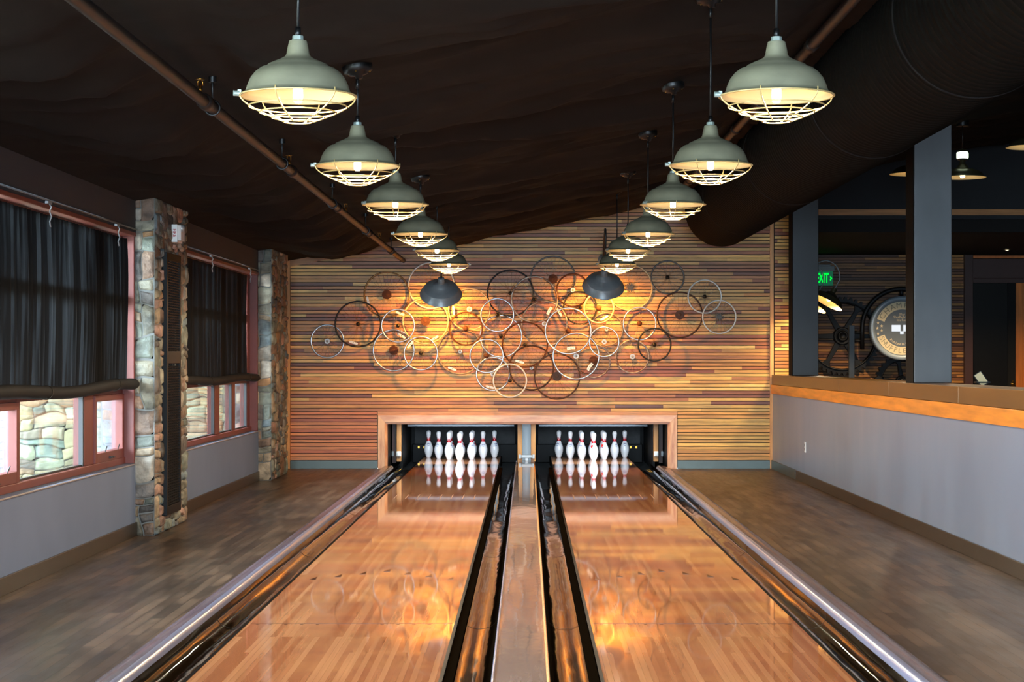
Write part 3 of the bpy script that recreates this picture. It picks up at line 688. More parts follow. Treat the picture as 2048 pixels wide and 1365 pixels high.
gutter(w + HW + 0.018, CX0 - 0.004, 2, 'black gutter between the window side lane and the division cap', w + HW + 0.04)
gutter(CX1 + 0.004, l - HW - 0.018, 3, 'black gutter between the division cap and the ledge side lane', l - HW - 0.04)
gutter(l + HW + 0.018, 1.606, 4, 'black outer gutter on the ledge side of the lanes')
dc = empty('lane_divider', (-0.03, LY0, 0), 'glossy brownish cap strip running between the two lanes', 'cap strip', 'lane cap strips')
m = MB(); strip(m, [(CX0 + 0.012, 0.03), (-0.10, 0.032), (-0.03, 0.032), (0.04, 0.032), (CX1 - 0.014, 0.03)], LY0, 24.965, 200, 0.0009, 4); m.build('cap_top', M['cap'], dc, True)
m = MB(); strip(m, [(CX0, -0.09), (CX0, 0.03), (CX0 + 0.004, 0.034), (CX0 + 0.012, 0.034), (CX0 + 0.012, 0.02)], LY0, 24.965, 2, 0); m.build('cap_edging', M['cap_edge'], dc, True)
m = MB(); strip(m, [(CX1 - 0.014, 0.02), (CX1 - 0.014, 0.034), (CX1 - 0.004, 0.034), (CX1, 0.03), (CX1, -0.09)], LY0, 24.965, 2, 0); m.build('cap_edging', M['trim'], dc, True)
for s, xi, xo, lab in ((-1, 1.675, 1.815, 'pale edged outer cap strip between the lanes and the floor on the window side'), (1, 1.609, 1.772, 'pale edged outer cap strip between the lanes and the floor on the ledge side')):
    r = empty('lane_edging', (s * (xi + xo) / 2, LY0, 0), lab, 'cap strip', 'lane cap strips')
    P = lambda q: [(s * x, z) for x, z in q]
    m = MB(); strip(m, P([(xi, -0.09), (xi, 0.018), (xi + 0.008, 0.030), (xi + 0.025, 0.036), (xi + 0.042, 0.036)]), LY0, 23.72, 160, 0.001, 5, s < 0); m.build('cap_edging', M['cap_edge'], r, True)
    m = MB(); strip(m, P([(xi + 0.042, 0.036), (xi + 0.048, 0.031), (xi + 0.085, 0.033), (xi + 0.115, 0.028), (xo, 0.0)]), LY0, 23.72, 160, 0.001, 6, s < 0); m.build('cap_strip', M['cap_brown'], r, True)

# ------------------------------------------------------------------ pin pits
mb = MB()
mb.box(-1.95, YB + 0.145, 0.556, 1.95, 27.3, 0.80); mb.box(-1.86, YB + 0.145, -0.35, -1.795, 27.3, 0.6); mb.box(1.795, YB + 0.145, -0.35, 1.86, 27.3, 0.6); mb.box(-1.86, 27.2, -0.35, 1.86, 27.3, 0.6)
struct('wall_pit', mb, M['pit'], 'black lining of the pin pit')
for k in ('w', 'l'):
    c = LC[k]; lo, hi = (-1.66, -0.115) if k == 'w' else (0.09, 1.66)
    r = empty('pinsetter', ((lo + hi) / 2, 25.2, 0), 'dark pinsetter bay with scuffed back curtain on the ' + LN[k], 'pinsetter', 'pinsetters')
    m = MB(); m.box(lo + 0.06, 26.98, 0.165, hi - 0.06, 27.0, 0.54); m.build('back_curtain', M['pit_scuff'], r, True)
    m = MB(); m.box(lo + 0.03, 26.92, -0.1, hi - 0.03, 26.99, 0.165); m.build('pit_cushion', M['pit'], r, True, bevel=0.01)
    for x in (lo - 0.004, hi + 0.004):
        m = MB(); m.box(x - 0.016, 25.08, -0.08, x + 0.016, 26.95, 0.53); m.build('kickback', M['pit'], r, True)
    m = MB(); m.box(lo + 0.06, 25.30, 0.468, hi - 0.06, 25.335, 0.498); m.box(lo + 0.16, 25.34, 0.49, hi - 0.22, 25.36, 0.515); m.build('sweep_bar', M['pit_bar'], r, True, bevel=0.004)
    for x in ((lo - 0.03, hi + 0.015) if k == 'w' else (lo - 0.015, hi + 0.03)):
        m = MB(); m.box(x - 0.03, 24.97, 0.02, x + 0.03, 25.07, 0.556); q = m.build('front_post', M['pit_wood'], r, True, bevel=0.003)
    x = lo - 0.03 if k == 'w' else hi + 0.03
    m = MB(); m.box(x - 0.03, 24.95, 0.09, x + 0.03, 24.972, 0.155); m.box(x - 0.018, 24.942, 0.10, x + 0.02, 24.952, 0.145); m.build('bracket', M['white_plastic'], r, True, bevel=0.003)
    m = MB(); m.box(x - 0.095, 25.0, 0.09, x - 0.068, 25.02, 0.155) if k == 'w' else m.box(x + 0.068, 25.0, 0.09, x + 0.095, 25.02, 0.155); m.build('bracket', M['pit_gray'], r, True)
    x2 = -1.755 if k == 'w' else 1.755
    m = MB(); m.box(x2 - 0.025, 25.02, 0.0, x2 + 0.025, 25.1, 0.556); m.build('rear_post', M['door_brown'], r, True)
    for q in (0.12, 0.2):
        xx = lo + q if k == 'w' else hi - q
        m = MB(); m.box(xx - 0.012, 26.905, 0.105, xx + 0.012, 26.92, 0.135); m.build('latch', M['brass'], r, True)
cp = empty('divider_upright', (-0.01, 25.02, 0.03), 'gray upright panel between the two pin bays', 'panel')
m = MB(); m.box(-0.07, 25.03, 0.03, 0.05, 25.06, 0.556); m.build('panel_plate', M['pit_gray'], cp, True, bevel=0.002)
hl = empty('cap_connector', (-0.01, 24.95, 0.03), 'chrome latch fitting at the pin end of the division cap', 'latch')
m = MB(); m.box(-0.115, 24.93, 0.062, -0.085, 24.96, 0.115); m.box(0.065, 24.93, 0.062, 0.095, 24.96, 0.115); m.box(-0.085, 24.945, 0.068, 0.065, 24.96, 0.108)
for x in (-0.06, -0.01, 0.04): m.cyl(0.014, 0, 0.022, 12, Matrix.Translation((x, 24.945, 0.09)) @ Matrix.Rotation(PI / 2, 4, 'X'))
m.box(-0.03, 24.93, 0.033, 0.01, 24.96, 0.07); m.build('fitting', M['chrome'], hl, True, bevel=0.003)

# ------------------------------------------------------------------ bowling pins
IN = 0.0254
PZ = [(0, 1.015), (0.12, 1.1), (0.75, 1.414), (2.25, 1.953), (3.375, 2.255), (4.5, 2.383), (5.875, 2.2815), (7.25, 1.8515), (8.625, 1.236), (9.375, 0.9825), (10.0, 0.8985), (10.875, 0.935), (11.75, 1.047), (12.625, 1.203), (13.5, 1.2735), (14.1, 1.2), (14.6, 0.93), (14.87, 0.55), (15.0, 0.02)]
def prad(z):
    z = max(0.0, min(15.0, z / IN))
    for i in range(len(PZ) - 1):
        if PZ[i][0] <= z <= PZ[i + 1][0]:
            p0, p1, p2, p3 = PZ[max(0, i - 1)], PZ[i], PZ[i + 1], PZ[min(len(PZ) - 1, i + 2)]
            h = p2[0] - p1[0]; t = (z - p1[0]) / h
            m1 = (p2[1] - p0[1]) / (p2[0] - p0[0]) * h; m2 = (p3[1] - p1[1]) / (p3[0] - p1[0]) * h
            return ((2 * t**3 - 3 * t**2 + 1) * p1[1] + (t**3 - 2 * t**2 + t) * m1 + (-2 * t**3 + 3 * t**2) * p2[1] + (t**3 - t**2) * m2) * IN
    return 0.0
def psurf(th, z, off): r = prad(z) + off; return (r * math.cos(th), r * math.sin(th), z)
def decal(mb, polys, th0, zc):
    for poly in polys:
        cx = sum(p[0] for p in poly) / len(poly); cy = sum(p[1] for p in poly) / len(poly)
        V = [psurf(th0 + p[0] / prad(zc + p[1]), zc + p[1], 0.0012) for p in [(cx, cy)] + poly]
        n = len(poly); mb.add(V, [(0, 1 + i, 1 + (i + 1) % n) for i in range(n)], smooth=True)
CROWN = [[(-0.02, 0.004), (0.02, 0.004), (0.017, 0.009), (-0.017, 0.009)], [(-0.017, 0.009), (-0.005, 0.009), (-0.02, 0.018)], [(-0.007, 0.009), (0.007, 0.009), (0.0, 0.024)], [(0.005, 0.009), (0.017, 0.009), (0.02, 0.018)],
         [(-0.024, -0.001), (0.024, -0.001), (0.024, 0.002), (-0.024, 0.002)]] + [[(0.016 * math.cos(a), -0.004 + 0.014 * math.sin(a)), (0.016 * math.cos(a + 0.4), -0.004 + 0.014 * math.sin(a + 0.4)), (0.011 * math.cos(a + 0.4), -0.004 + 0.010 * math.sin(a + 0.4)), (0.011 * math.cos(a), -0.004 + 0.010 * math.sin(a))] for a in [PI + 0.4 * i + 0.1 for i in range(7)]]
CREST = [[(-0.016, 0.03), (0.014, 0.034), (0.018, 0.005), (0.004, -0.022), (-0.014, -0.006)]]
CREST2 = [[(-0.03, 0.012), (-0.018, 0.026), (-0.018, -0.004)], [(-0.024, -0.012), (-0.012, -0.008), (-0.012, -0.032)], [(0.004, -0.024), (0.02, -0.004), (0.018, -0.03)]]
def pin_meshes():
    r = bpy.data.objects.new('bowling_pin', None); C.objects.link(r); r.empty_display_size = 0.05
    m = MB(); n = 72; m.lathe([(max(0.0004, prad(15 * IN * i / n)), 15 * IN * i / n) for i in range(n + 1)], 40); m.disc(prad(0), 0.0, 40)
    m.build('pin_body', M['pin'], r)
    m = MB(); S, K = 48, 6; V, Fs = [], []
    for i in range(S):
        th = 2 * PI * i / S; u = (i % 6) / 6.0; spike = 1 - abs(u - 0.5) * 2
        z0, z1 = 9.25 * IN, (10.05 + 1.35 * spike) * IN
        for j in range(K + 1): V.append(psurf(th, z0 + (z1 - z0) * j / K, 0.0008))
    for i in range(S):
        for j in range(K):
            a, b = i * (K + 1) + j, ((i + 1) % S) * (K + 1) + j; Fs.append((a, b, b + 1, a + 1))
    m.add(V, Fs, smooth=True); m.build('neck_stripe', M['pin_red'], r)
    m = MB(); decal(m, CROWN, -PI / 2, 7.3 * IN); m.build('crown_mark', M['pin_blue'], r)
    m = MB(); decal(m, CREST, -PI / 2 + 2.1, 7.4 * IN); m.build('crest_mark', M['pin_crest'], r)
    m = MB(); decal(m, CREST2, -PI / 2 + 2.1, 7.3 * IN); m.build('crest_shadow', M['pin_blue'], r)
    m = MB(); m.lathe([(1.02 * IN, 0.0), (1.06 * IN, 0.004)], 32); m.build('base_ring', M['pit_gray'], r)
    return r
proto = pin_meshes(); first = True
SPOT = [(0, 0, 'head pin'), (-1, 1, 'second row pin toward the windows'), (1, 1, 'second row pin toward the ledge'), (-2, 2, 'third row pin nearest the windows'), (0, 2, 'third row middle pin'), (2, 2, 'third row pin nearest the ledge'),
        (-3, 3, 'back row corner pin nearest the windows'), (-1, 3, 'back row inner pin toward the windows'), (1, 3, 'back row inner pin toward the ledge'), (3, 3, 'back row corner pin nearest the ledge')]
ROT = {'w': [0.95, 0.9, 0.38, -0.4, -0.8, 0.05, 0.0, -0.9, -0.9, 0.5], 'l': [-2.8, -0.45, 3.4, -0.02, 2.7, 0.4, -0.45, 2.7, 2.7, 0.0]}
# photo: crests of the left rack peek out on the right of the pins, those of the right rack on the left
for k in ('w', 'l'):
    for i, (sx, row, nm) in enumerate(SPOT):
        o = proto if first else copy_tree(proto); first = False
        o.location = (({'w': -0.915, 'l': 0.893}[k]) + sx * 0.1524, 25.58 + row * 0.264, 0.0005); a = ROT[k][i]
        o.rotation_euler = (0, 0, a)
        tag(o, 'white bowling pin on the %s lane, %s' % (LN[k], nm), 'bowling pin', 'bowling pins on the %s lane' % LN[k])

# ------------------------------------------------------------------ pendant lamps
SH = [(0.0195, 0.210), (0.0205, 0.196), (0.031, 0.192), (0.036, 0.172), (0.0405, 0.146), (0.046, 0.136), (0.062, 0.127), (0.085, 0.117), (0.105, 0.108), (0.112, 0.100), (0.132, 0.094), (0.150, 0.080), (0.166, 0.060), (0.176, 0.038), (0.183, 0.016), (0.187, 0.008), (0.200, 0.003), (0.204, 0.0)]
def offset_in(prof, d): return [(max(0.004, r - d), z - 0.003) for r, z in prof]
def cage(mb, r0, z0, rb, zb, n, rings):
    def pt(t): return (rb + (r0 - rb) * (1 - t ** 1.45), z0 + (zb - z0) * t ** 0.85)
    mb.tube([(r0 * math.cos(a), r0 * math.sin(a), z0) for a in [2 * PI * i / 48 for i in range(48)]], 0.0032, 6, True)
    for t in rings:
        r, z = pt(t); mb.tube([(r * math.cos(a), r * math.sin(a), z) for a in [2 * PI * i / 40 for i in range(40)]], 0.0026, 6, True)
    for i in range(n):
        a = 2 * PI * i / n
        pts = [(r0 * math.cos(a), r0 * math.sin(a), 0.010)] + [(pt(t)[0] * math.cos(a), pt(t)[0] * math.sin(a), pt(t)[1]) for t in [j / 10 for j in range(11)]]
        mb.tube(pts, 0.0027, 6)
def pendant_proto():
    r = bpy.data.objects.new('pendant_lamp', None); C.objects.link(r); r.empty_display_size = 0.05
    m = MB(); m.lathe(SH[2:], 56); m.lathe([(0.204, 0.0), (0.2045, -0.004), (0.200, -0.005)], 56); s = m.build('lamp_shade', M['galv'], r)
    m = MB(); m.lathe([(0.004, 0.212)] + SH[:3], 10, smooth=False); m.build('shade_cap', M['galv_cap'], r)
    m = MB(); m.lathe([(0.004, 0.19)] + offset_in(SH[2:], 0.0035)[:-1] + [(0.200, -0.004)], 56); m.build('shade_lining', M['enamel'], r)
    m = MB(); m.lathe([(0.0005, 0.048), (0.012, 0.046), (0.0165, 0.038), (0.0175, -0.004), (0.0165, -0.018), (0.011, -0.026), (0.0005, -0.028)], 20); m.build('bulb', M['bulb'], r)
    m = MB(); m.cyl(0.016, 0.046, 0.12, 16); m.build('lamp_socket', M['white_plastic'], r)
    m = MB(); cage(m, 0.2055, -0.003, 0.05, -0.094, 6, (0.34, 0.58, 0.8, 1.0)); m.build('wire_cage', M['wire'], r)
    m = MB(); m.cyl(0.010, 0.0, 0.02, 12, Matrix.Translation((-0.2065, 0, 0.0)) @ Matrix.Rotation(-PI / 2, 4, 'Y')); m.box(-0.212, -0.006, -0.006, -0.20, 0.006, 0.012); m.build('clamp_screw', M['galv_cap'], r)
    return r
def hang(root, x, y, zr, yaw):
    """cord and ceiling canopy, straight above the shade"""
    zc = ceil_z(x, y) - 0.012; h = zc - zr
    m = MB(); m.tube([(0, 0, 0.205), (0, 0, 0.24)], [0.012, 0.010], 10); m.tube([(0, 0, 0.22), (0.0015, 0, (0.2 + h) / 2), (0, 0, h - 0.06)], 0.0055, 8); m.tube([(0, 0, h - 0.10), (0, 0, h - 0.05)], 0.009, 10); m.build('cord', M['black'], root)
    m = MB(); T = Matrix.Translation((0, 0, h - 0.01)) @ Matrix.Rotation(-0.17, 4, 'Y') if False else Matrix.Rotation(-yaw, 4, 'Z') @ Matrix.Translation((0, 0, 0)) 
    T = Matrix.Translation((0, 0, h)) @ Matrix.Rotation(-yaw, 4, 'Z') @ Matrix.Rotation(-0.17, 4, 'Y')
    m.lathe([(0.0005, -0.052), (0.016, -0.052), (0.020, -0.036), (0.045, -0.032), (0.048, -0.022), (0.070, -0.018), (0.074, 0.006), (0.074, 0.02)], 28, T); m.build('ceiling_canopy', M['black'], root)
    for a in (0.4, 2.5, 4.6):
        m = MB(); m.cyl(0.005, -0.024, -0.012, 8, T @ Matrix.Translation((0.06 * math.cos(a), 0.06 * math.sin(a), 0))); m.build('canopy_screw', M['brass'], root)
ORD = ['first and largest', 'second', 'third', 'fourth', 'fifth', 'last and smallest']
pp = pendant_proto(); first = True
ROWS = {'w': [(596, 191), (715, 331), (791, 409), (841, 468), (874, 501), (898, 529)], 'l': [(1553, 191), (1421, 330), (1346, 409), (1296, 468), (1256, 501), (1234, 529)]}
YAW = {'w': [0.26, 0.05, 0.5, 0.15, 0.35, PI + 0.1], 'l': [0.12, 0.10, 0.55, 0.5, 0.45, 0.2]}
spots = []
for k in ('w', 'l'):
    for i, (px, py) in enumerate(ROWS[k]):
        Y = LAMP_Y[i] + (0.12 if k == 'l' else 0); p = at(px, py, Y)
        base = pp; o = pp if first else None
        if o is None:
            o = pp.copy(); C.objects.link(o)
            for ch in list(pp.children):
                if ch.name.split('.')[0] not in ('cord', 'ceiling_canopy', 'canopy_screw'):
                    d = ch.copy(); C.objects.link(d); d.parent = o
        first = False
        o.location = p; o.rotation_euler = (0, 0, YAW[k][i]); hang(o, p.x, p.y, p.z, YAW[k][i])
        tag(o, 'caged galvanized pendant lamp in the %s row, %s from the camera' % (LN[k], ORD[i]), 'pendant lamp', 'caged pendant lamps over the lanes')
        spots.append(p)

def arm(mb, pts, r):
    P = [Vector(p) for p in pts]; out = []
    for i in range(len(P) - 1):
        p0, p1, p2, p3 = P[max(0, i - 1)], P[i], P[i + 1], P[min(len(P) - 1, i + 2)]
        for j in range(8):
            t = j / 8; out.append(0.5 * ((2 * p1) + (p2 - p0) * t + (2 * p0 - 5 * p1 + 4 * p2 - p3) * t * t + (3 * p1 - p0 - 3 * p2 + p3) * t ** 3))
    out.append(P[-1]); mb.tube(out, r, 10)
WS = [(0.034, 0.20), (0.038, 0.195), (0.040, 0.128), (0.046, 0.122), (0.075, 0.112), (0.088, 0.092), (0.105, 0.080), (0.150, 0.066), (0.190, 0.050), (0.203, 0.042), (0.2075, 0.0385), (0.208, 0.038), (0.2085, 0.037), (0.2545, -0.0445), (0.255, -0.045), (0.258, -0.047)]
def goose_parts(r, Mx, shade_m, S=1.0):
    q = [(a * S, b * S) for a, b in WS]
    m = MB(); m.lathe(q[2:], 52, Mx); m.build('lamp_shade', shade_m, r)
    m = MB(); m.lathe([(0.003, q[0][1] + 0.004)] + q[:3], 24, Mx); [m.lathe([(0.041 * S, z * S), (0.043 * S, z * S + 0.003), (0.041 * S, z * S + 0.006)], 24, Mx) for z in (0.14, 0.165, 0.185)]; m.build('lamp_neck', shade_m, r)
    m = MB(); m.lathe([(0.004, 0.10 * S)] + offset_in(q[4:], 0.004), 52, Mx); m.build('shade_lining', M['enamel'], r)
    m = MB(); m.lathe([(0.0005, -0.02), (0.02, -0.012), (0.027, 0.01), (0.022, 0.04), (0.013, 0.07), (0.0005, 0.075)], 18, Mx); m.build('bulb', M['bulb_wall'], r)
M['arm_dark'] = mat('arm_dark', srgb(46, 48, 48), 0.4, metal=0.3)
M['bulb_wall'] = emitter('bulb_warm', (1.0, 0.62, 0.22, 1), 20.0)
wall_lights = []
for px, py, lab, pl in ((882, 583, 'dark gooseneck wall lamp above the wheels on the window side', (886, 511)), (1207, 568, 'dark gooseneck wall lamp above the wheels on the ledge side', (1206, 520))):
    Y = 23.05; p = at(px, py, Y); q = at(pl[0], pl[1], YB)
    r = empty('gooseneck_lamp', (q.x, YB - 0.02, q.z), lab, 'wall lamp', 'gooseneck wall lamps')
    Mx = Matrix.Translation(p - r.location) @ Matrix.Rotation(math.radians(39), 4, 'X') @ Matrix.Rotation(0.04, 4, 'Y')
    goose_parts(r, Mx, M['shade_dark'])
    nk = Mx @ Vector((0, 0, 0.2)); nk2 = Mx @ Vector((0, 0, 0.27))
    m = MB(); arm(m, [(0, 0.0, 0), (0, -0.15, 0.04), (0, -0.42, 0.26), (nk2.x, nk2.y - 0.16, 0.30), (nk2.x, nk2.y - 0.10, nk2.z + 0.08), nk2, nk], 0.0125); m.build('gooseneck_arm', M['arm_dark'], r)
    m = MB(); T = Matrix.Rotation(PI / 2, 4, 'X'); m.lathe([(0.066, -0.0), (0.066, 0.008), (0.056, 0.012), (0.054, 0.022), (0.042, 0.026), (0.04, 0.032), (0.0005, 0.034)], 32, T); m.build('wall_plate', M['chrome'], r)
    wall_lights.append((r.location + Mx @ Vector((0, 0, -0.03)), Mx.to_3x3() @ Vector((0, 0, -1))))

# double lamp behind the post, and the shade lamps of the other room
far_lights = []
for px, py, Y, lab in ((1657, 600, 22.95, 'bronze gooseneck lamp with pale lit underside in front of the exit sign'), (1625, 605, 23.43, 'second bronze gooseneck lamp half hidden behind the dark post')):
    p = at(px, py, Y); r = empty('post_lamp', (3.33 if Y < 23.3 else 3.18, 22.52, p.z + 0.35), lab, 'wall lamp', 'lamps on the dark post')
    Mx = Matrix.Translation(p - r.location) @ Matrix.Rotation(math.radians(30), 4, 'Y') @ Matrix.Rotation(math.radians(-5), 4, 'X')
    goose_parts(r, Mx, M['shade_bronze'], 0.80)
    nk = Mx @ Vector((0, 0, 0.16)); nk2 = Mx @ Vector((0, 0, 0.22))
    m = MB(); arm(m, [(0.0, 0.0, -0.05), (nk.x - 0.34, nk.y * 0.7, nk.z + 0.02), (nk.x - 0.27, nk.y, nk.z + 0.24), (nk.x - 0.12, nk.y, nk.z + 0.335), (nk.x + 0.02, nk.y, nk.z + 0.27), (nk.x + 0.06, nk.y, nk.z + 0.13), nk2, nk], 0.0075); m.build('gooseneck_arm', M['pit_gray'], r)
    m = MB(); m.cyl(0.05, -0.012, 0.012, 20, Matrix.Translation((0, 0, -0.05)) @ Matrix.Rotation(PI / 2, 4, 'X')); m.build('wall_plate', M['black'], r)
    far_lights.append(r.location + Mx @ Vector((0, 0, -0.02)))
M['neck_glow'] = emitter('neck_glow', (0.82, 1.0, 0.72, 1), 3.0)
for px, py, Y, lab in ((1925, 354, 18.0, 'wide pendant lamp with glowing glass neck beyond the gray post'), (1828, 347, 17.6, 'dark pendant lamp mostly hidden by the gray post'), (2066, 293, 15.9, 'dark pendant lamp cut off at the edge of the view')):
    p = at(px, py, Y); r = empty('shade_pendant', p, lab, 'pendant lamp', 'pendant lamps of the other room')
    S = 0.85
    m = MB(); m.lathe([(0.022, 0.17), (0.03, 0.12), (0.05, 0.105), (0.06, 0.08), (0.10, 0.072), (0.16, 0.05), (0.185, 0.03), (0.2, 0.01), (0.225, -0.005)], 48); m.build('lamp_shade', M['shade_bronze'], r)
    m = MB(); m.lathe([(0.004, 0.07), (0.10, 0.066), (0.158, 0.045), (0.182, 0.026), (0.197, 0.006), (0.222, -0.008)], 48); m.build('shade_lining', M['enamel'], r)
    m = MB(); m.lathe([(0.0005, -0.01), (0.02, -0.004), (0.025, 0.02), (0.02, 0.05), (0.0005, 0.06)], 16); m.build('bulb', M['bulb'], r)
    m = MB(); m.lathe([(0.05, 0.17), (0.055, 0.18), (0.055, 0.225), (0.05, 0.235)], 20); m.build('glass_neck', M['neck_glow'] if px == 1925 else M['charcoal'], r)
    m = MB(); m.lathe([(0.006, 0.265), (0.03, 0.26), (0.052, 0.236), (0.052, 0.233)], 20); m.lathe([(0.052, 0.172), (0.045, 0.16), (0.022, 0.16)], 20); m.build('neck_cap', M['shade_bronze'], r)
    h = ceil_z(p.x, p.y) - p.z
    m = MB(); m.tube([(0, 0, 0.26), (0, 0, h)], 0.006, 8); m.build('cord', M['black'], r)
    m = MB(); m.cyl(0.06, h - 0.03, h + 0.03, 20); m.build('ceiling_canopy', M['black'], r)
    far_lights.append(p + Vector((0, 0, -0.02)))
# ------------------------------------------------------------------ bicycle wheels on the slats
# x, y, r in photo px; rim colour; centre kind; reflector (dx, dy, angle, kind) ; label      (listed from the wall outwards)
WHEELS = [
    (920.5, 703.6, 45.7, 'tan', 'small', (-16, 34.5, 20, 'r'), 'large thin tan rimmed wheel under the rusty small one, white reflector at its foot'),
    (1002, 673, 42.4, 'silver', 'dark', None, 'silver wheel mostly hidden behind the silver and rusty wheels at the middle'),
    (986, 748.2, 34, 'silver', 'flange', (-6.2, 26.5, 15, 'r'), 'small silver wheel at the bottom, partly behind a white one, reflector at its foot'),
    (1063, 736, 45, 'brown', 'small', None, 'large dark brown wheel at the bottom, behind the white and dark wheels'),
    (1213, 659, 33.5, 'tan', 'small', None, 'small thin tan wheel behind two silver wheels'),
    (1106, 558.4, 46, 'gray', 'cassette', None, 'large dark gray wheel at the very top of the cluster'),
    (1145.9, 580.9, 33.6, 'rust', 'ring', None, 'small rusty wheel with a pale ring hub beside the lamp'),
    (1160.3, 615.7, 33.8, 'black', 'dark', None, 'small black wheel under the small rusty wheel, ledge side of the middle'),
    (1020.8, 586.6, 46.8, 'black', 'dark', None, 'large black wheel at the top middle of the cluster'),
    (862.7, 571.4, 46.5, 'white', 'dark', None, 'large white wheel behind the window side gooseneck lamp'),
    (938.7, 619, 42.4, 'cream', 'flange', (-31.6, 2.2, 85, 'r'), 'cream wheel with toothed silver hub beside the window side lamp'),
    (1259.2, 575.4, 46, 'cream', 'flower', None, 'large cream wheel with dark flower shaped hub beside the ledge side lamp'),
    (1088.6, 648.1, 46, 'mottled', 'ring', (30, -23, 60, 'r'), 'large mottled cream wheel in the centre of the cluster'),
    (654.8, 683, 33.5, 'silver', 'flange', None, 'small silver wheel at the far window end of the cluster'),
    (1264.9, 713.6, 33.6, 'mottled', 'flange', None, 'small half rusted wheel with a bright hub, lower ledge side'),
    (1187.2, 722.3, 34, 'mottled', 'cassette', None, 'small half rusted wheel with rusty sprocket, low in the cluster'),
    (787.3, 701.1, 41.8, 'silver', 'cassette', (15.7, -28.9, 30, 'r'), 'gray silver wheel with a big rusty sprocket, lower window side'),
    (1335.1, 555.2, 33.7, 'gray', 'dark', None, 'small dark gray wheel high on the ledge side'),
    (1359.5, 630.2, 46.2, 'brown', 'cassette', None, 'large dark brown wheel with rusty sprocket on the ledge side'),
    (773.6, 589.6, 46, 'bronze', 'cassette', (-37.3, 13, 75, 'r'), 'large bronze coloured wheel at the upper window side'),
    (715.8, 648.6, 46.3, 'black', 'dark', (-8.7, 37.4, 15, 'r'), 'large black wheel at the window side with reflector at its foot'),
    (851, 642.6, 46.3, 'cream', 'cassette', (18, 34.6, -30, 'r'), 'large cream wheel with rusty sprocket under the window side lamp'),
    (796, 651.8, 33.6, 'silver', 'dark', (4.5, -24.4, 20, 'r'), 'small silver wheel overlapping the large cream wheel'),
    (931.7, 657.8, 33.7, 'rust', 'rusthub', None, 'small orange rusted wheel under the cream toothed hub wheel'),
    (994.7, 630.4, 33.6, 'silver', 'dark', None, 'small silver wheel over the black one at the middle'),
    (1068.8, 599.2, 46.5, 'mottled', 'dark', (29.8, 22.8, -60, 'p'), 'large brownish silver wheel over the top black wheel, square reflector'),
    (1049.7, 689.6, 46, 'rust', 'dark', (-10.2, 34.4, 15, 'r'), 'large rusty brown wheel at the centre of the cluster'),
    (1114, 753.2, 46.2, 'brown', 'cassette', None, 'large dark brown wheel lowest in the cluster with rusty sprocket'),
    (1152.1, 712.8, 46.6, 'silver', 'flange', (27.4, 21, -55, 'p'), 'large silver wheel with toothed silver hub, low in the cluster'),
    (973, 712.3, 34, 'silver', 'rusthub', None, 'small silver wheel with rusty hub, lower middle'),
    (841.6, 707.1, 34, 'silver', 'dark', (-20.7, -17.4, -50, 'r'), 'small chrome wheel between the two lower window side wheels'),
    (1136.4, 662.3, 46.5, 'silver', 'rusthub', (5.7, 34.4, -8, 'p'), 'large bright silver wheel overlapping the mottled cream one, with square reflector'),
    (1019.9, 761.9, 34, 'white', 'dark', None, 'small white wheel at the bottom of the cluster'),
    (1197.7, 616.5, 30.5, 'cream', 'rusthub', (10.7, 20, -30, 'r'), 'small cream wheel directly under the ledge side lamp'),
    (1208.4, 684.2, 30.3, 'silver', 'ring', None, 'smallest silver wheel, below the small cream one'),
    (1279.1, 647.6, 33.4, 'silver', 'rusthub', None, 'small bright silver wheel between the cream and dark brown large wheels'),
    (1309, 690, 33.5, 'black', 'dark', None, 'small black wheel on the lower ledge side'),
    (1409.3, 593.6, 34, 'white', 'dark', None, 'upper of the two small white wheels at the ledge end of the cluster'),
    (1438.5, 634.4, 34, 'white', 'flower', None, 'lower of the two small white wheels at the ledge end of the cluster'),
]
placed = []; SPK = []; WPL = []
T_W = Matrix.Rotation(PI / 2, 4, 'X')      # lathe z axis -> -Y (out of the wall)
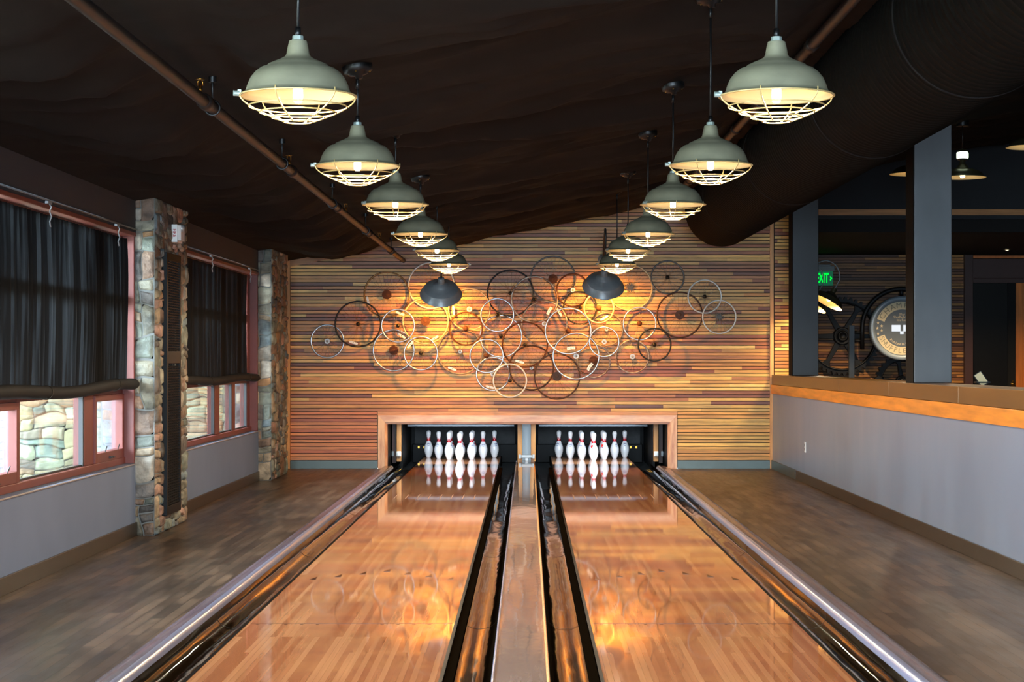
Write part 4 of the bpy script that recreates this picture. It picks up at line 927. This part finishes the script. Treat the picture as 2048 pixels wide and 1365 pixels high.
for idx, (px, py, pr, col, hub, refl, lab) in enumerate(WHEELS):
    lay = 0
    for (qx, qy, qr, ql) in placed:
        d = math.hypot(px - qx, py - qy)
        if abs(pr - qr) - 3 < d < pr + qr + 3: lay = max(lay, ql + 1)
    placed.append((px, py, pr, lay))
    off = 0.030 + 0.027 * lay; Y = YB - off; p = at(px, py, Y); R = pr / F * Y + 0.004
    r = empty('bicycle_wheel', p, lab, 'bicycle wheel', 'bicycle wheels on the slatted wall'); rnd = random.Random(idx + 50)
    r.rotation_euler = (0, rnd.uniform(0, 6.28), 0); th = r.rotation_euler[1]
    wd, t = 0.0095, 0.019
    m = MB(); m.lathe([(R - 0.003, -wd), (R, -wd * 0.6), (R, wd * 0.6), (R - 0.003, wd), (R - t + 0.004, wd), (R - t, wd * 0.5), (R - t, -wd * 0.5), (R - t + 0.004, -wd), (R - 0.003, -wd)], 72, T_W)
    m.tube([((R - t + 0.004) * math.cos(0.3), 0, (R - t + 0.004) * math.sin(0.3)), ((R - t - 0.03) * math.cos(0.3), 0, (R - t - 0.03) * math.sin(0.3))], 0.003, 6)
    m.build('rim', M['rim_' + col], r)
    best = (0.0, 0.0)                                  # a bolt holds the wheel off the wall, clear of the wheels behind it
    def clear(X, Z, tol):
        for qx, qz, qr, ql in WPL:
            d_ = math.hypot(X - qx, Z - qz)
            if ql < lay and (abs(d_ - (qr - 0.0095)) < 0.0135 or d_ < 0.068): return False
        for l, x1, z1, x2, z2 in SPK:
            if l < lay:
                t_ = max(0.0, min(1.0, ((X - x1) * (x2 - x1) + (Z - z1) * (z2 - z1)) / max(1e-9, (x2 - x1) ** 2 + (z2 - z1) ** 2)))
                if math.hypot(X - x1 - t_ * (x2 - x1), Z - z1 - t_ * (z2 - z1)) < tol: return False
        return True
    for tol in (0.0055, 0.0043):
        c_ = [q for q in [(0.0, 0.0)] + [((R - 0.0105) * math.cos(k * 0.0174533), (R - 0.0105) * math.sin(k * 0.0174533)) for k in range(360)] if clear(p.x + q[0], p.z + q[1], tol)]
        if c_:
            best = c_[0]; break
    WPL.append((p.x, p.z, R, lay)); bx, bz = best
    m = MB(); m.tube([(bx, -0.004, bz), (bx, off + 0.006, bz)], 0.0025, 8, M=Matrix.Rotation(-th, 4, 'Y')); m.build('mounting_bolt', M['black'], r)
    fl = 0.024 if hub != 'flange' else 0.03
    m = MB(); wallgap = off + 0.001
    m.lathe([(0.0005, 0.0155), (0.006, 0.0155), (0.006, 0.013), (0.012, 0.012), (fl, 0.008), (fl, 0.006), (0.014, 0.004), (0.012, 0.0), (0.014, -0.004), (fl, -0.006), (fl, -0.008), (0.010, -0.009), (0.006, -0.010), (0.0005, -0.011)], 20, T_W)
    m.build('hub', M['hub'] if hub in ('dark', 'cassette', 'flower', 'rusthub') else M['chrome'], r)
    n = 28 if pr > 36 else 24
    m = MB()
    for i in range(n):
        a = 2 * PI * i / n; s = 1 if i % 4 < 2 else -1; b = a + s * 0.95
        z = -0.007 if i % 2 else 0.007
        rot = lambda an, rr: (p.x + rr * math.cos(an - th), p.z + rr * math.sin(an - th)); SPK.append((lay,) + rot(b, fl) + rot(a, R - t))
        m.tube([(fl * 0.9 * math.cos(b), z, fl * 0.9 * math.sin(b)), ((R - t) * math.cos(a), 0, (R - t) * math.sin(a))], 0.00105, 4)
    m.build('spokes', M['spoke'] if col not in ('rust', 'brown', 'black') else M['rim_bronze'], r)
    if hub == 'cassette':
        m = MB()
        for k, (rc, zc) in enumerate(((0.062, 0.0085), (0.054, 0.0105), (0.046, 0.0125), (0.037, 0.0140), (0.029, 0.0155))):
            nt = 26; out = [((rc if j % 2 else rc - 0.006) * math.cos(PI * j / nt), (rc if j % 2 else rc - 0.006) * math.sin(PI * j / nt)) for j in range(2 * nt)]
            m.prism(out, zc - 0.0012, zc + 0.0004, T_W)
        m.lathe([(0.03, 0.006), (0.02, 0.0165), (0.008, 0.017), (0.0005, 0.0172)], 18, T_W); m.build('sprocket_stack', M['rim_rust'] if col != 'brown' else M['rim_brown'], r)
    elif hub == 'flower':
        m = MB()
        for j in range(12):
            a = 2 * PI * j / 12; m.box(0.012, -0.014, -0.006, 0.055, -0.009, 0.006, None, Matrix.Rotation(a, 4, 'Y'))
        m.cyl(0.02, 0.008, 0.0165, 16, T_W); m.build('sprocket_stack', M['hub'], r)
    elif hub in ('rusthub',):
        m = MB(); m.lathe([(0.032, 0.008), (0.032, 0.012), (0.02, 0.014), (0.018, 0.0165), (0.0005, 0.0165)], 18, T_W); m.build('freewheel', M['rim_rust'], r)
    elif hub in ('ring', 'flange', 'small'):
        ro = 0.03 if hub != 'flange' else 0.036
        if hub == 'small': ro = 0.024
        nt = 14; m = MB(); out = [((ro if (j % 2 or hub != 'flange') else ro - 0.006) * math.cos(PI * j / nt), (ro if (j % 2 or hub != 'flange') else ro - 0.006) * math.sin(PI * j / nt)) for j in range(2 * nt)]
        inn = [(ro * 0.5 * math.cos(PI * j / nt), ro * 0.5 * math.sin(PI * j / nt)) for j in range(2 * nt)]
        m.ring(out, inn, 0.008, 0.0165, T_W); m.build('hub_ring', M['chrome'], r)
    if refl:
        dx, dy, an, kd = refl; s = Y / F
        T = Matrix.Rotation(-th, 4, 'Y') @ Matrix.Translation((dx * s, -0.009, -dy * s)) @ Matrix.Rotation(math.radians(an), 4, 'Y') @ Matrix.Rotation(PI / 2, 4, 'X')
        L, Wd = 0.056, 0.0135
        po = [(-L, -Wd * 0.5), (-L * 0.75, -Wd), (L * 0.75, -Wd), (L, -Wd * 0.5), (L, Wd * 0.5), (L * 0.75, Wd), (-L * 0.75, Wd), (-L, Wd * 0.5)] if kd == 'r' else [(-L * 0.9, -0.022), (0, -0.015), (L * 0.9, -0.022), (L * 0.9, 0.015), (0, 0.02), (-L * 0.9, 0.015)]
        m = MB(); m.prism(po, -0.004, 0.004, T); q = m.build('reflector', M['white_plastic'], r)
        q['label'] = 'white plastic reflector'
        m = MB(); m.cyl(0.0055, 0.004, 0.006, 10, T)
        if kd == 'p': m.cyl(0.004, 0.004, 0.006, 8, T @ Matrix.Translation((-0.03, 0, 0))); m.cyl(0.004, 0.004, 0.006, 8, T @ Matrix.Translation((0.03, 0, 0)))
        m.build('reflector_screw', M['black'], q)

# ------------------------------------------------------------------ duct and sprinkler pipes
dcx, dcz, dr, dy1 = 2.30, 3.135, 0.432, 22.5
r = empty('air_duct', (dcx, 10, dcz), 'huge black round duct hanging along the ceiling toward the camera', 'duct')
TD = Matrix.Translation((dcx, 0, dcz)) @ Matrix.Rotation(-PI / 2, 4, 'X')       # local z -> +Y
m = MB(); pr = []; y = -3.1
while y < dy1:
    pr += [(dr, y), (dr, y + 0.075), (dr + 0.004, y + 0.082), (dr + 0.004, y + 0.092)]; y += 0.1
pr += [(dr, dy1 - 0.03)]
m.lathe(pr, 72, TD); m.build('duct_tube', M['duct'], r, True)
m = MB(); m.lathe([(dr, dy1 - 0.03), (dr - 0.01, dy1), (dr - 0.03, dy1 + 0.01)], 72, TD); m.disc(dr - 0.03, dy1 + 0.01, 72, TD); m.build('end_cap', M['duct'], r, True)
for y in (9.7, 12.6, 16.4, 20.2):
    m = MB(); m.lathe([(dr + 0.003, y), (dr + 0.008, y + 0.004), (dr + 0.008, y + 0.02), (dr + 0.003, y + 0.024)], 72, TD); m.build('seam_band', M['dark'], r, True)
for y in (8.4, 14.0, 19.5):
    m = MB(); x = dcx - dr - 0.004; zt = ceil_z(x, y); m.tube([(x + 0.08, y, dcz + 0.34), (x - 0.02, y, zt)], 0.004, 6); m.cyl(0.014, -0.02, 0.02, 10, Matrix.Translation((x + 0.075, y, dcz + 0.33))); m.build('hanger_wire', M['black'], r, True)
def pipe(x, z, y0, y1, rad, lab, heads, hangs, coups):
    r = empty('sprinkler_pipe', (x, (y0 + y1) / 2, z), lab, 'sprinkler pipe', 'sprinkler pipes'); N = 24
    m = MB(); m.tube([(x, y0 + (y1 - y0) * i / N, z) for i in range(N + 1)], rad, 16); m.build('pipe_run', M['pipe'], r, True)
    for y in coups:
        m = MB(); m.lathe([(rad, y - 0.06), (rad + 0.009, y - 0.055), (rad + 0.009, y + 0.055), (rad, y + 0.06)], 20, Matrix.Translation((x, 0, z)) @ Matrix.Rotation(-PI / 2, 4, 'X')); m.build('coupling', M['pipe'], r, True)
    for y in hangs:
        zt = ceil_z(x, y); m = MB(); m.tube([(x + (rad + 0.007) * math.cos(a), y, z + (rad + 0.007) * math.sin(a)) for a in [2 * PI * i / 24 for i in range(24)]], 0.006, 6, True)
        m.tube([(x, y, z + rad), (x, y, zt + 0.02)], 0.006, 8); m.cyl(0.02, -0.03, 0.02, 10, Matrix.Translation((x, y, zt))); m.build('pipe_hanger', M['black'], r, True)
    for y in heads:
        m = MB(); zt = z + rad; m.tube([(x, y, zt - 0.005), (x, y, zt + 0.03)], 0.009, 8); m.tube([(x - 0.012, y, zt + 0.03), (x - 0.012, y, zt + 0.05), (x, y, zt + 0.06)], 0.003, 6); m.tube([(x + 0.012, y, zt + 0.03), (x + 0.012, y, zt + 0.05), (x, y, zt + 0.06)], 0.003, 6)
        m.cyl(0.022, zt + 0.058, zt + 0.061, 12, Matrix.Translation((x, y, 0))); m.build('sprinkler_head', M['brass'], r, True)
pipe(-1.55, 2.60, 2.0, YB - 0.01, 0.029, 'brown sprinkler pipe under the ceiling on the window side', (9.0, 12.35, 16.2, 19.9), (9.35, 12.0, 15.1, 18.2, 21.6), (9.15, 12.5, 15.5, 18.6, 21.4))
pipe(1.72, 3.265, 2.0, YB - 0.01, 0.034, 'brown sprinkler pipe beside the black duct', (11.7, 16.0, 20.0), (9.0, 14.0, 19.0), (11.5, 15.7, 20.2))

# ------------------------------------------------------------------ gears, hoop, sign, exit sign
TY = Matrix.Rotation(PI / 2, 4, 'X')       # local (x, y) -> world (x, z), local z -> -Y
def gear(px, py, R, Y, nt, nsp, lab, rot=0.0, wr=0.16, hubr=0.3, curve=0.0):
    p = at(px, py, Y); r = empty('gear_wheel', p, lab, 'gear', 'iron gears on the far wall'); T = TY
    out, inn = [], []
    for j in range(nt * 4):
        a = 2 * PI * j / (nt * 4); k = R if j % 4 in (1, 2) else R * 0.93; out.append((k * math.cos(a), k * math.sin(a))); inn.append((R * (1 - wr) * math.cos(a), R * (1 - wr) * math.sin(a)))
    m = MB(); m.ring(out, inn, 0.0, 0.09, T); m.lathe([(R * (1 - wr), 0.0), (R * (1 - wr), 0.11), (R * (0.97 - wr), 0.11), (R * (0.95 - wr), 0.02)], 64, T); m.build('toothed_ring', M['gear'], r)
    for j in range(nsp):
        a = rot + 2 * PI * j / nsp; m = MB(); w0, w1 = R * 0.075, R * 0.05; r0, r1 = R * hubr * 0.8, R * (0.98 - wr)
        m.prism([(r0, -w0), (r0 + (r1 - r0) * 0.8, -w1), (r1, -w1 * 2.6), (r1, w1 * 2.6), (r0 + (r1 - r0) * 0.8, w1), (r0, w0)], 0.015, 0.08, T @ Matrix.Rotation(a, 4, 'Z')); m.build('gear_spoke', M['gear'], r, bevel=0.006)
    m = MB(); m.lathe([(R * hubr, -0.0), (R * hubr, 0.10), (R * hubr * 0.85, 0.115), (R * hubr * 0.7, 0.10), (R * hubr * 0.62, 0.10), (R * hubr * 0.55, 0.15), (R * hubr * 0.4, 0.16), (R * hubr * 0.36, 0.14), (0.0005, 0.14)], 40, T); m.build('gear_hub', M['gear'], r)
    return r
gear(1683, 673, 0.60, 28.98, 44, 6, 'big six spoked black gear on the far slatted wall', rot=0.0, wr=0.13, hubr=0.23)
gear(1803, 765, 0.42, 28.98, 30, 5, 'smaller black gear low under the round sign', rot=0.5, wr=0.2, hubr=0.25)
p = at(1803, 657, 28.7); r = empty('iron_hoop', p, 'black pipe hoop arching over the round sign', 'hoop')
R = 0.595; m = MB(); m.tube([(-R, 0, -0.32)] + [(R * math.cos(a), 0, R * math.sin(a)) for a in [PI - PI * i / 30 for i in range(31)]] + [(R, 0, -0.32)], 0.034, 12)
m.build('hoop_pipe', M['gear'], r)
m = MB(); m.tube([(0, 0, R), (0, 0, R - 0.105)], 0.03, 10); m.tube([(0, 0, R), (0, 0.30, R)], 0.025, 10)
for z in (-0.06, -0.19): m.tube([(-R - 0.14, 0.02, z), (-R, 0, z)], 0.022, 10); m.tube([(R, 0, z), (R + 0.14, 0.02, z)], 0.022, 10)
m.build('hoop_bracket', M['gear'], r)
p = at(1803, 657, 28.55); sg = empty('round_sign', p, 'round cream and gray sign with lettering and small glowing white panels, partly behind the gray post', 'sign'); R = 0.482
m = MB(); m.lathe([(R * 0.98, -0.12), (R, -0.06), (R, 0.05), (R * 0.97, 0.066), (R * 0.86, 0.066), (R * 0.845, 0.05)], 72, TY); m.build('sign_rim', M['sign_ring'], sg)
m = MB(); m.disc(R * 0.98, -0.12, 72, TY); m.disc(R * 0.85, 0.05, 72, TY); m.build('sign_face', M['sign_gray'], sg)
def arcpoly(a0, a1, r0, r1, n=40):
    return [(r1 * math.cos(a0 + (a1 - a0) * i / n), r1 * math.sin(a0 + (a1 - a0) * i / n)) for i in range(n + 1)] + [(r0 * math.cos(a1 + (a0 - a1) * i / n), r0 * math.sin(a1 + (a0 - a1) * i / n)) for i in range(n + 1)]
m = MB(); D = math.radians
def arcband(mb, a0, a1, r0, r1, z0, z1, n=40):
    for i in range(n):
        b0, b1 = a0 + (a1 - a0) * i / n, a0 + (a1 - a0) * (i + 1) / n
        mb.prism([(r0 * math.cos(b0), r0 * math.sin(b0)), (r1 * math.cos(b0), r1 * math.sin(b0)), (r1 * math.cos(b1), r1 * math.sin(b1)), (r0 * math.cos(b1), r0 * math.sin(b1))], z0, z1, TY)
arcband(m, D(20), D(160), R * 0.585, R * 0.83, 0.05, 0.053); m.build('cream_band', M['sign_cream'], sg); m = MB(); arcband(m, D(200), D(340), R * 0.585, R * 0.83, 0.05, 0.053)
m.build('cream_band', M['sign_cream'], sg)
m = MB()
for i, ch in enumerate('CHAMPION'):
    a = D(149 - i * 17.0); m_ = TY @ Matrix.Translation((R * 0.71 * math.cos(a), R * 0.71 * math.sin(a), 0.0545)) @ Matrix.Rotation(a - PI / 2, 4, 'Z'); text_mb(m, ch, 0.115, m_, 0.0015, 0.0)
for i, ch in enumerate('SHUFFLEBOARD'):
    a = D(206 + i * 11.6); m_ = TY @ Matrix.Translation((R * 0.71 * math.cos(a), R * 0.71 * math.sin(a), 0.0545)) @ Matrix.Rotation(a + PI / 2, 4, 'Z'); text_mb(m, ch, 0.105, m_, 0.0015, 0.0)
m.build('band_lettering', M['sign_letter'], sg)
m = MB()
for tx, y in (('Play', 0.43), ('Shuffleboard', 0.345), ("It's Fun!", 0.25)): text_mb(m, tx, 0.052, TY @ Matrix.Translation((0, y * R, 0.0515)), 0.001)
for i, ch in enumerate('Richland Hills, TX'):
    a = D(226 + i * 5.2); text_mb(m, ch, 0.05, TY @ Matrix.Translation((R * 0.50 * math.cos(a), R * 0.50 * math.sin(a), 0.0515)) @ Matrix.Rotation(a + PI / 2, 4, 'Z'), 0.001)
def star(cx, cy, r): return [((r if j % 2 == 0 else r * 0.42) * math.sin(PI * j / 5) + cx, (r if j % 2 == 0 else r * 0.42) * math.cos(PI * j / 5) + cy) for j in range(10)]
for sx in (-1, 1):
    for x, y in ((0.75, 0.17), (0.64, 0.07), (0.77, 0.0), (0.64, -0.07), (0.75, -0.17)): m.prism(star(sx * x * R, y * R, 0.026), 0.05, 0.053, TY)
m.build('pale_lettering', M['sign_cream'], sg)
for x, z, w, h in ((-0.19, 0.0, 0.27, 0.20), (0.17, 0.0, 0.27, 0.20), (-0.01, -0.14, 0.11, 0.09)):
    m = MB(); m.box(-w * R / 2, -0.056, -h * R / 2, w * R / 2, -0.05, h * R / 2, None, Matrix.Translation((x * R, 0, z * R))); m.build('glowing_panel', M['white_glow'], sg)  # flat white emissive panels on the sign face
p = at(1646, 554, 28.85); ex = empty('exit_sign', p, 'green lit exit sign behind the dark post', 'exit sign')
m = MB(); m.box(-0.17, -0.04, 0.085, 0.17, 0.1, 0.16); m.box(-0.11, -0.03, 0.16, 0.11, 0.1, 0.185); m.build('housing', M['pit_gray'], ex, bevel=0.004)
m = MB(); m.box(-0.15, -0.008, -0.135, 0.15, 0.0, 0.085); m.build('panel', M['exit_panel'], ex)
m = MB()
for ch, x in (('E', -0.084), ('X', -0.030), ('I', 0.014), ('T', 0.056)): text_mb(m, ch, 0.21, Matrix.Translation((x, -0.0105, -0.025)) @ TY @ Matrix.Scale(0.46, 4, (1, 0, 0)), 0.0015, 0.004)
m.prism([(0.105, -0.06), (0.138, -0.025), (0.105, 0.01), (0.105, -0.01), (0.118, -0.025), (0.105, -0.04)], 0.009, 0.011, TY)
m.build('exit_lettering', M['exit'], ex)

# small things of the other room
p = at(1703, 705, 24.6); r = empty('steel_stanchion', (p.x, 24.6, 0), 'slim dark blue gray steel upright in front of the big gear', 'post')
m = MB(); m.box(-0.034, -0.034, 0, 0.034, 0.034, H + (VY - 651) / F * 24.6); m.build('upright', M['post'], r, bevel=0.004)
m = MB(); m.box(-0.1, -0.1, 0, 0.1, 0.1, 0.012); m.build('base_plate', M['post'], r)
r = empty('white_table', (3.96, 26.0, 0), 'slanted white table top just above the ledge by the dark post', 'table')
TT = Matrix.Translation((0, 0.0, 1.132)) @ Matrix.Rotation(math.radians(8.5), 4, 'Y')
m = MB(); m.box(-0.28, -0.3, -0.012, 0.28, 0.3, 0.012, None, TT); m.build('table_top', M['white_plastic'], r, bevel=0.004)
m = MB(); m.tube([(0, 0, 0.02), (0, 0, 1.118)], 0.03, 14); m.cyl(0.2, 0.0, 0.02, 28); m.build('table_pedestal', M['black'], r)
p = at(1962, 758, 15.5); r = empty('menu_card', (p.x, 15.5, 1.172), 'slanted cream menu card on a black holder by the ledge', 'menu card')
Mc = Matrix.Translation((0, 0.0, p.z - 1.172)) @ Matrix.Rotation(math.radians(-33), 4, 'Y') @ Matrix.Rotation(math.radians(-12), 4, 'X')
m = MB(); m.box(-0.03, -0.004, -0.055, 0.03, -0.001, 0.05, None, Mc); m.build('card', M['paper'], r)
m = MB(); m.box(-0.036, 0.0, -0.062, 0.036, 0.006, 0.056, None, Mc); m.box(-0.05, -0.03, -0.002, 0.07, 0.04, 0.01); m.build('holder', M['black'], r)
p = at(2026, 772, 15.0); r = empty('brass_fitting', (p.x, 15.0, 1.10), 'small brass fitting on the far table at the edge of the view', 'fitting')
m = MB(); m.lathe([(0.012, 0.0), (0.012, 0.06), (0.02, 0.065), (0.02, 0.075), (0.008, 0.08), (0.008, 0.095), (0.0005, 0.097)], 16); m.build('fitting_body', M['brass'], r)
bt = empty('bar_table', (3.95, 15.2, 0), 'dark bar table beyond the ledge holding the menu card and brass fitting', 'table')
m = MB(); m.box(-0.52, -0.5, 1.06, 0.5, 0.7, 1.10); m.build('table_top', M['door_brown'], bt, bevel=0.004)
m = MB(); m.tube([(0, 0.1, 0.02), (0, 0.1, 1.06)], 0.04, 14); m.cyl(0.28, 0.0, 0.02, 28, Matrix.Translation((0, 0.1, 0))); m.build('table_pedestal', M['black'], bt)
p = at(2014, 570, 27.5); r = empty('downlight', (p.x, 27.5, 2.955), 'small recessed downlight glowing in front of the far door', 'downlight')
m = MB(); m.lathe([(0.045, 0.0), (0.05, -0.012), (0.03, -0.012), (0.028, 0.0)], 20); m.build('trim_ring', M['black'], r)
m = MB(); m.cyl(0.026, -0.01, 0.0, 16); m.build('lens', M['bulb'], r)

# ------------------------------------------------------------------ light
def spot(nm, loc, power, col, ang, blend, rad=0.03, rot=(0, 0, 0), quat=None):
    l = bpy.data.lights.new(nm, 'SPOT'); l.energy = power; l.color = col; l.spot_size = math.radians(ang); l.spot_blend = blend; l.shadow_soft_size = rad
    o = bpy.data.objects.new(nm, l); C.objects.link(o); o.location = loc
    if quat is not None: o.rotation_mode = 'QUATERNION'; o.rotation_quaternion = quat
    else: o.rotation_euler = rot
    return o
WARM = (1.0, 0.80, 0.55)
for p in spots: spot('pendant_or_fill_light', p + Vector((0, 0, -0.012)), PEND_W, WARM, 174, 0.2, 0.012)
for y in (4.1, 1.5, -1.1):      # unseen lamps added behind the camera to brighten the hall
    for x in (-0.82, 0.89):
        spot('pendant_or_fill_light', (x, y, 2.3), PEND_W, WARM, 165, 0.5)
for loc, d in wall_lights: spot('wall_lamp_light', loc + d * 0.02, GOOSE_W, (1.0, 0.45, 0.07), 150, 0.7, 0.04, quat=d.to_track_quat('-Z', 'Y'))
for loc in far_lights: spot('far_lamp_light', loc, FAR_W, WARM, 150, 0.6)
for x, y, lab in ((3.72, 26.6, 'added recessed downlight, unseen behind the dark post'), (5.5, 26.6, 'added recessed downlight, unseen behind the gray post')):  # extra downlights added out of sight to brighten the far wall
    r = empty('downlight', (x, y, 2.955), lab, 'downlight')
    m = MB(); m.lathe([(0.045, 0.0), (0.05, -0.012), (0.03, -0.012), (0.028, 0.0)], 20); m.build('trim_ring', M['black'], r)
    m = MB(); m.cyl(0.026, -0.01, 0.0, 16); m.build('lens', M['bulb'], r)
    spot('downlight_or_fill_light', (x, y, 2.93), DOWN_W * (2.2 if x > 5 else 1.0), (1.0, 0.72, 0.42), 140, 0.7)
spot('downlight_or_fill_light', (at(2014, 570, 27.5).x, 27.5, 2.93), 45, (1.0, 0.7, 0.35), 120, 0.7)
for k in ('w', 'l'):             # tube light behind the masking board above each pin deck
    l = bpy.data.lights.new('pit_tube', 'AREA'); l.shape = 'RECTANGLE'; l.size = 1.3; l.size_y = 0.05; l.energy = PIT_W; l.color = (0.74, 0.88, 1.0)
    o = bpy.data.objects.new('pit_tube', l); C.objects.link(o); o.location = (LC[k], YB + 0.9, 0.53); o.rotation_euler = (math.radians(48), 0, 0); l.spread = math.radians(100)
def portal(y0, y1, z0, z1, x=-3.24, rear=False):
    l = bpy.data.lights.new('window_portal', 'AREA'); l.shape = 'RECTANGLE'; l.cycles.is_portal = True
    o = bpy.data.objects.new('window_portal', l); C.objects.link(o)
    if rear: l.size = y1 - y0; l.size_y = z1 - z0; o.location = ((y0 + y1) / 2, -3.25, (z0 + z1) / 2); o.rotation_euler = (PI / 2, 0, 0)
    else: l.size = z1 - z0; l.size_y = y1 - y0; o.location = (x, (y0 + y1) / 2, (z0 + z1) / 2); o.rotation_euler = (0, -PI / 2, 0)
portal(9.1, 14.65, SZ, WT); portal(16.1, 21.35, SZ, WT); portal(1.0, 7.75, SZ, WT); portal(-2.8, 2.8, 0.5, 2.5, rear=True)
wd = bpy.data.worlds.new('sky'); bpy.context.scene.world = wd; wd.use_nodes = True
bg = wd.node_tree.nodes['Background']; bg.inputs[0].default_value = (0.64, 0.83, 1.0, 1); bg.inputs[1].default_value = SKY

# ------------------------------------------------------------------ camera and view
cam = bpy.data.cameras.new('camera'); co = bpy.data.objects.new('camera', cam); C.objects.link(co)
co.location = (0, 0, H); co.rotation_euler = (PI / 2, 0, 0)
cam.sensor_width = 36.0; cam.lens = F / 2048 * 36.0; cam.shift_x = -(VX - 1024) / 2048; cam.shift_y = (VY - 682.5) / 2048
cam.clip_start = 0.05; cam.clip_end = 200
sc = bpy.context.scene; sc.camera = co
vs = sc.view_settings; vs.view_transform = 'Standard'; vs.look = 'None'; vs.exposure = EXPO; vs.gamma = 1.0; vs.use_curve_mapping = False
sc.cycles.max_bounces = 10; sc.cycles.diffuse_bounces = 4; sc.cycles.glossy_bounces = 4; sc.cycles.transparent_max_bounces = 10; sc.cycles.sample_clamp_indirect = 6.0
sc.cycles.caustics_reflective = False; sc.cycles.caustics_refractive = False
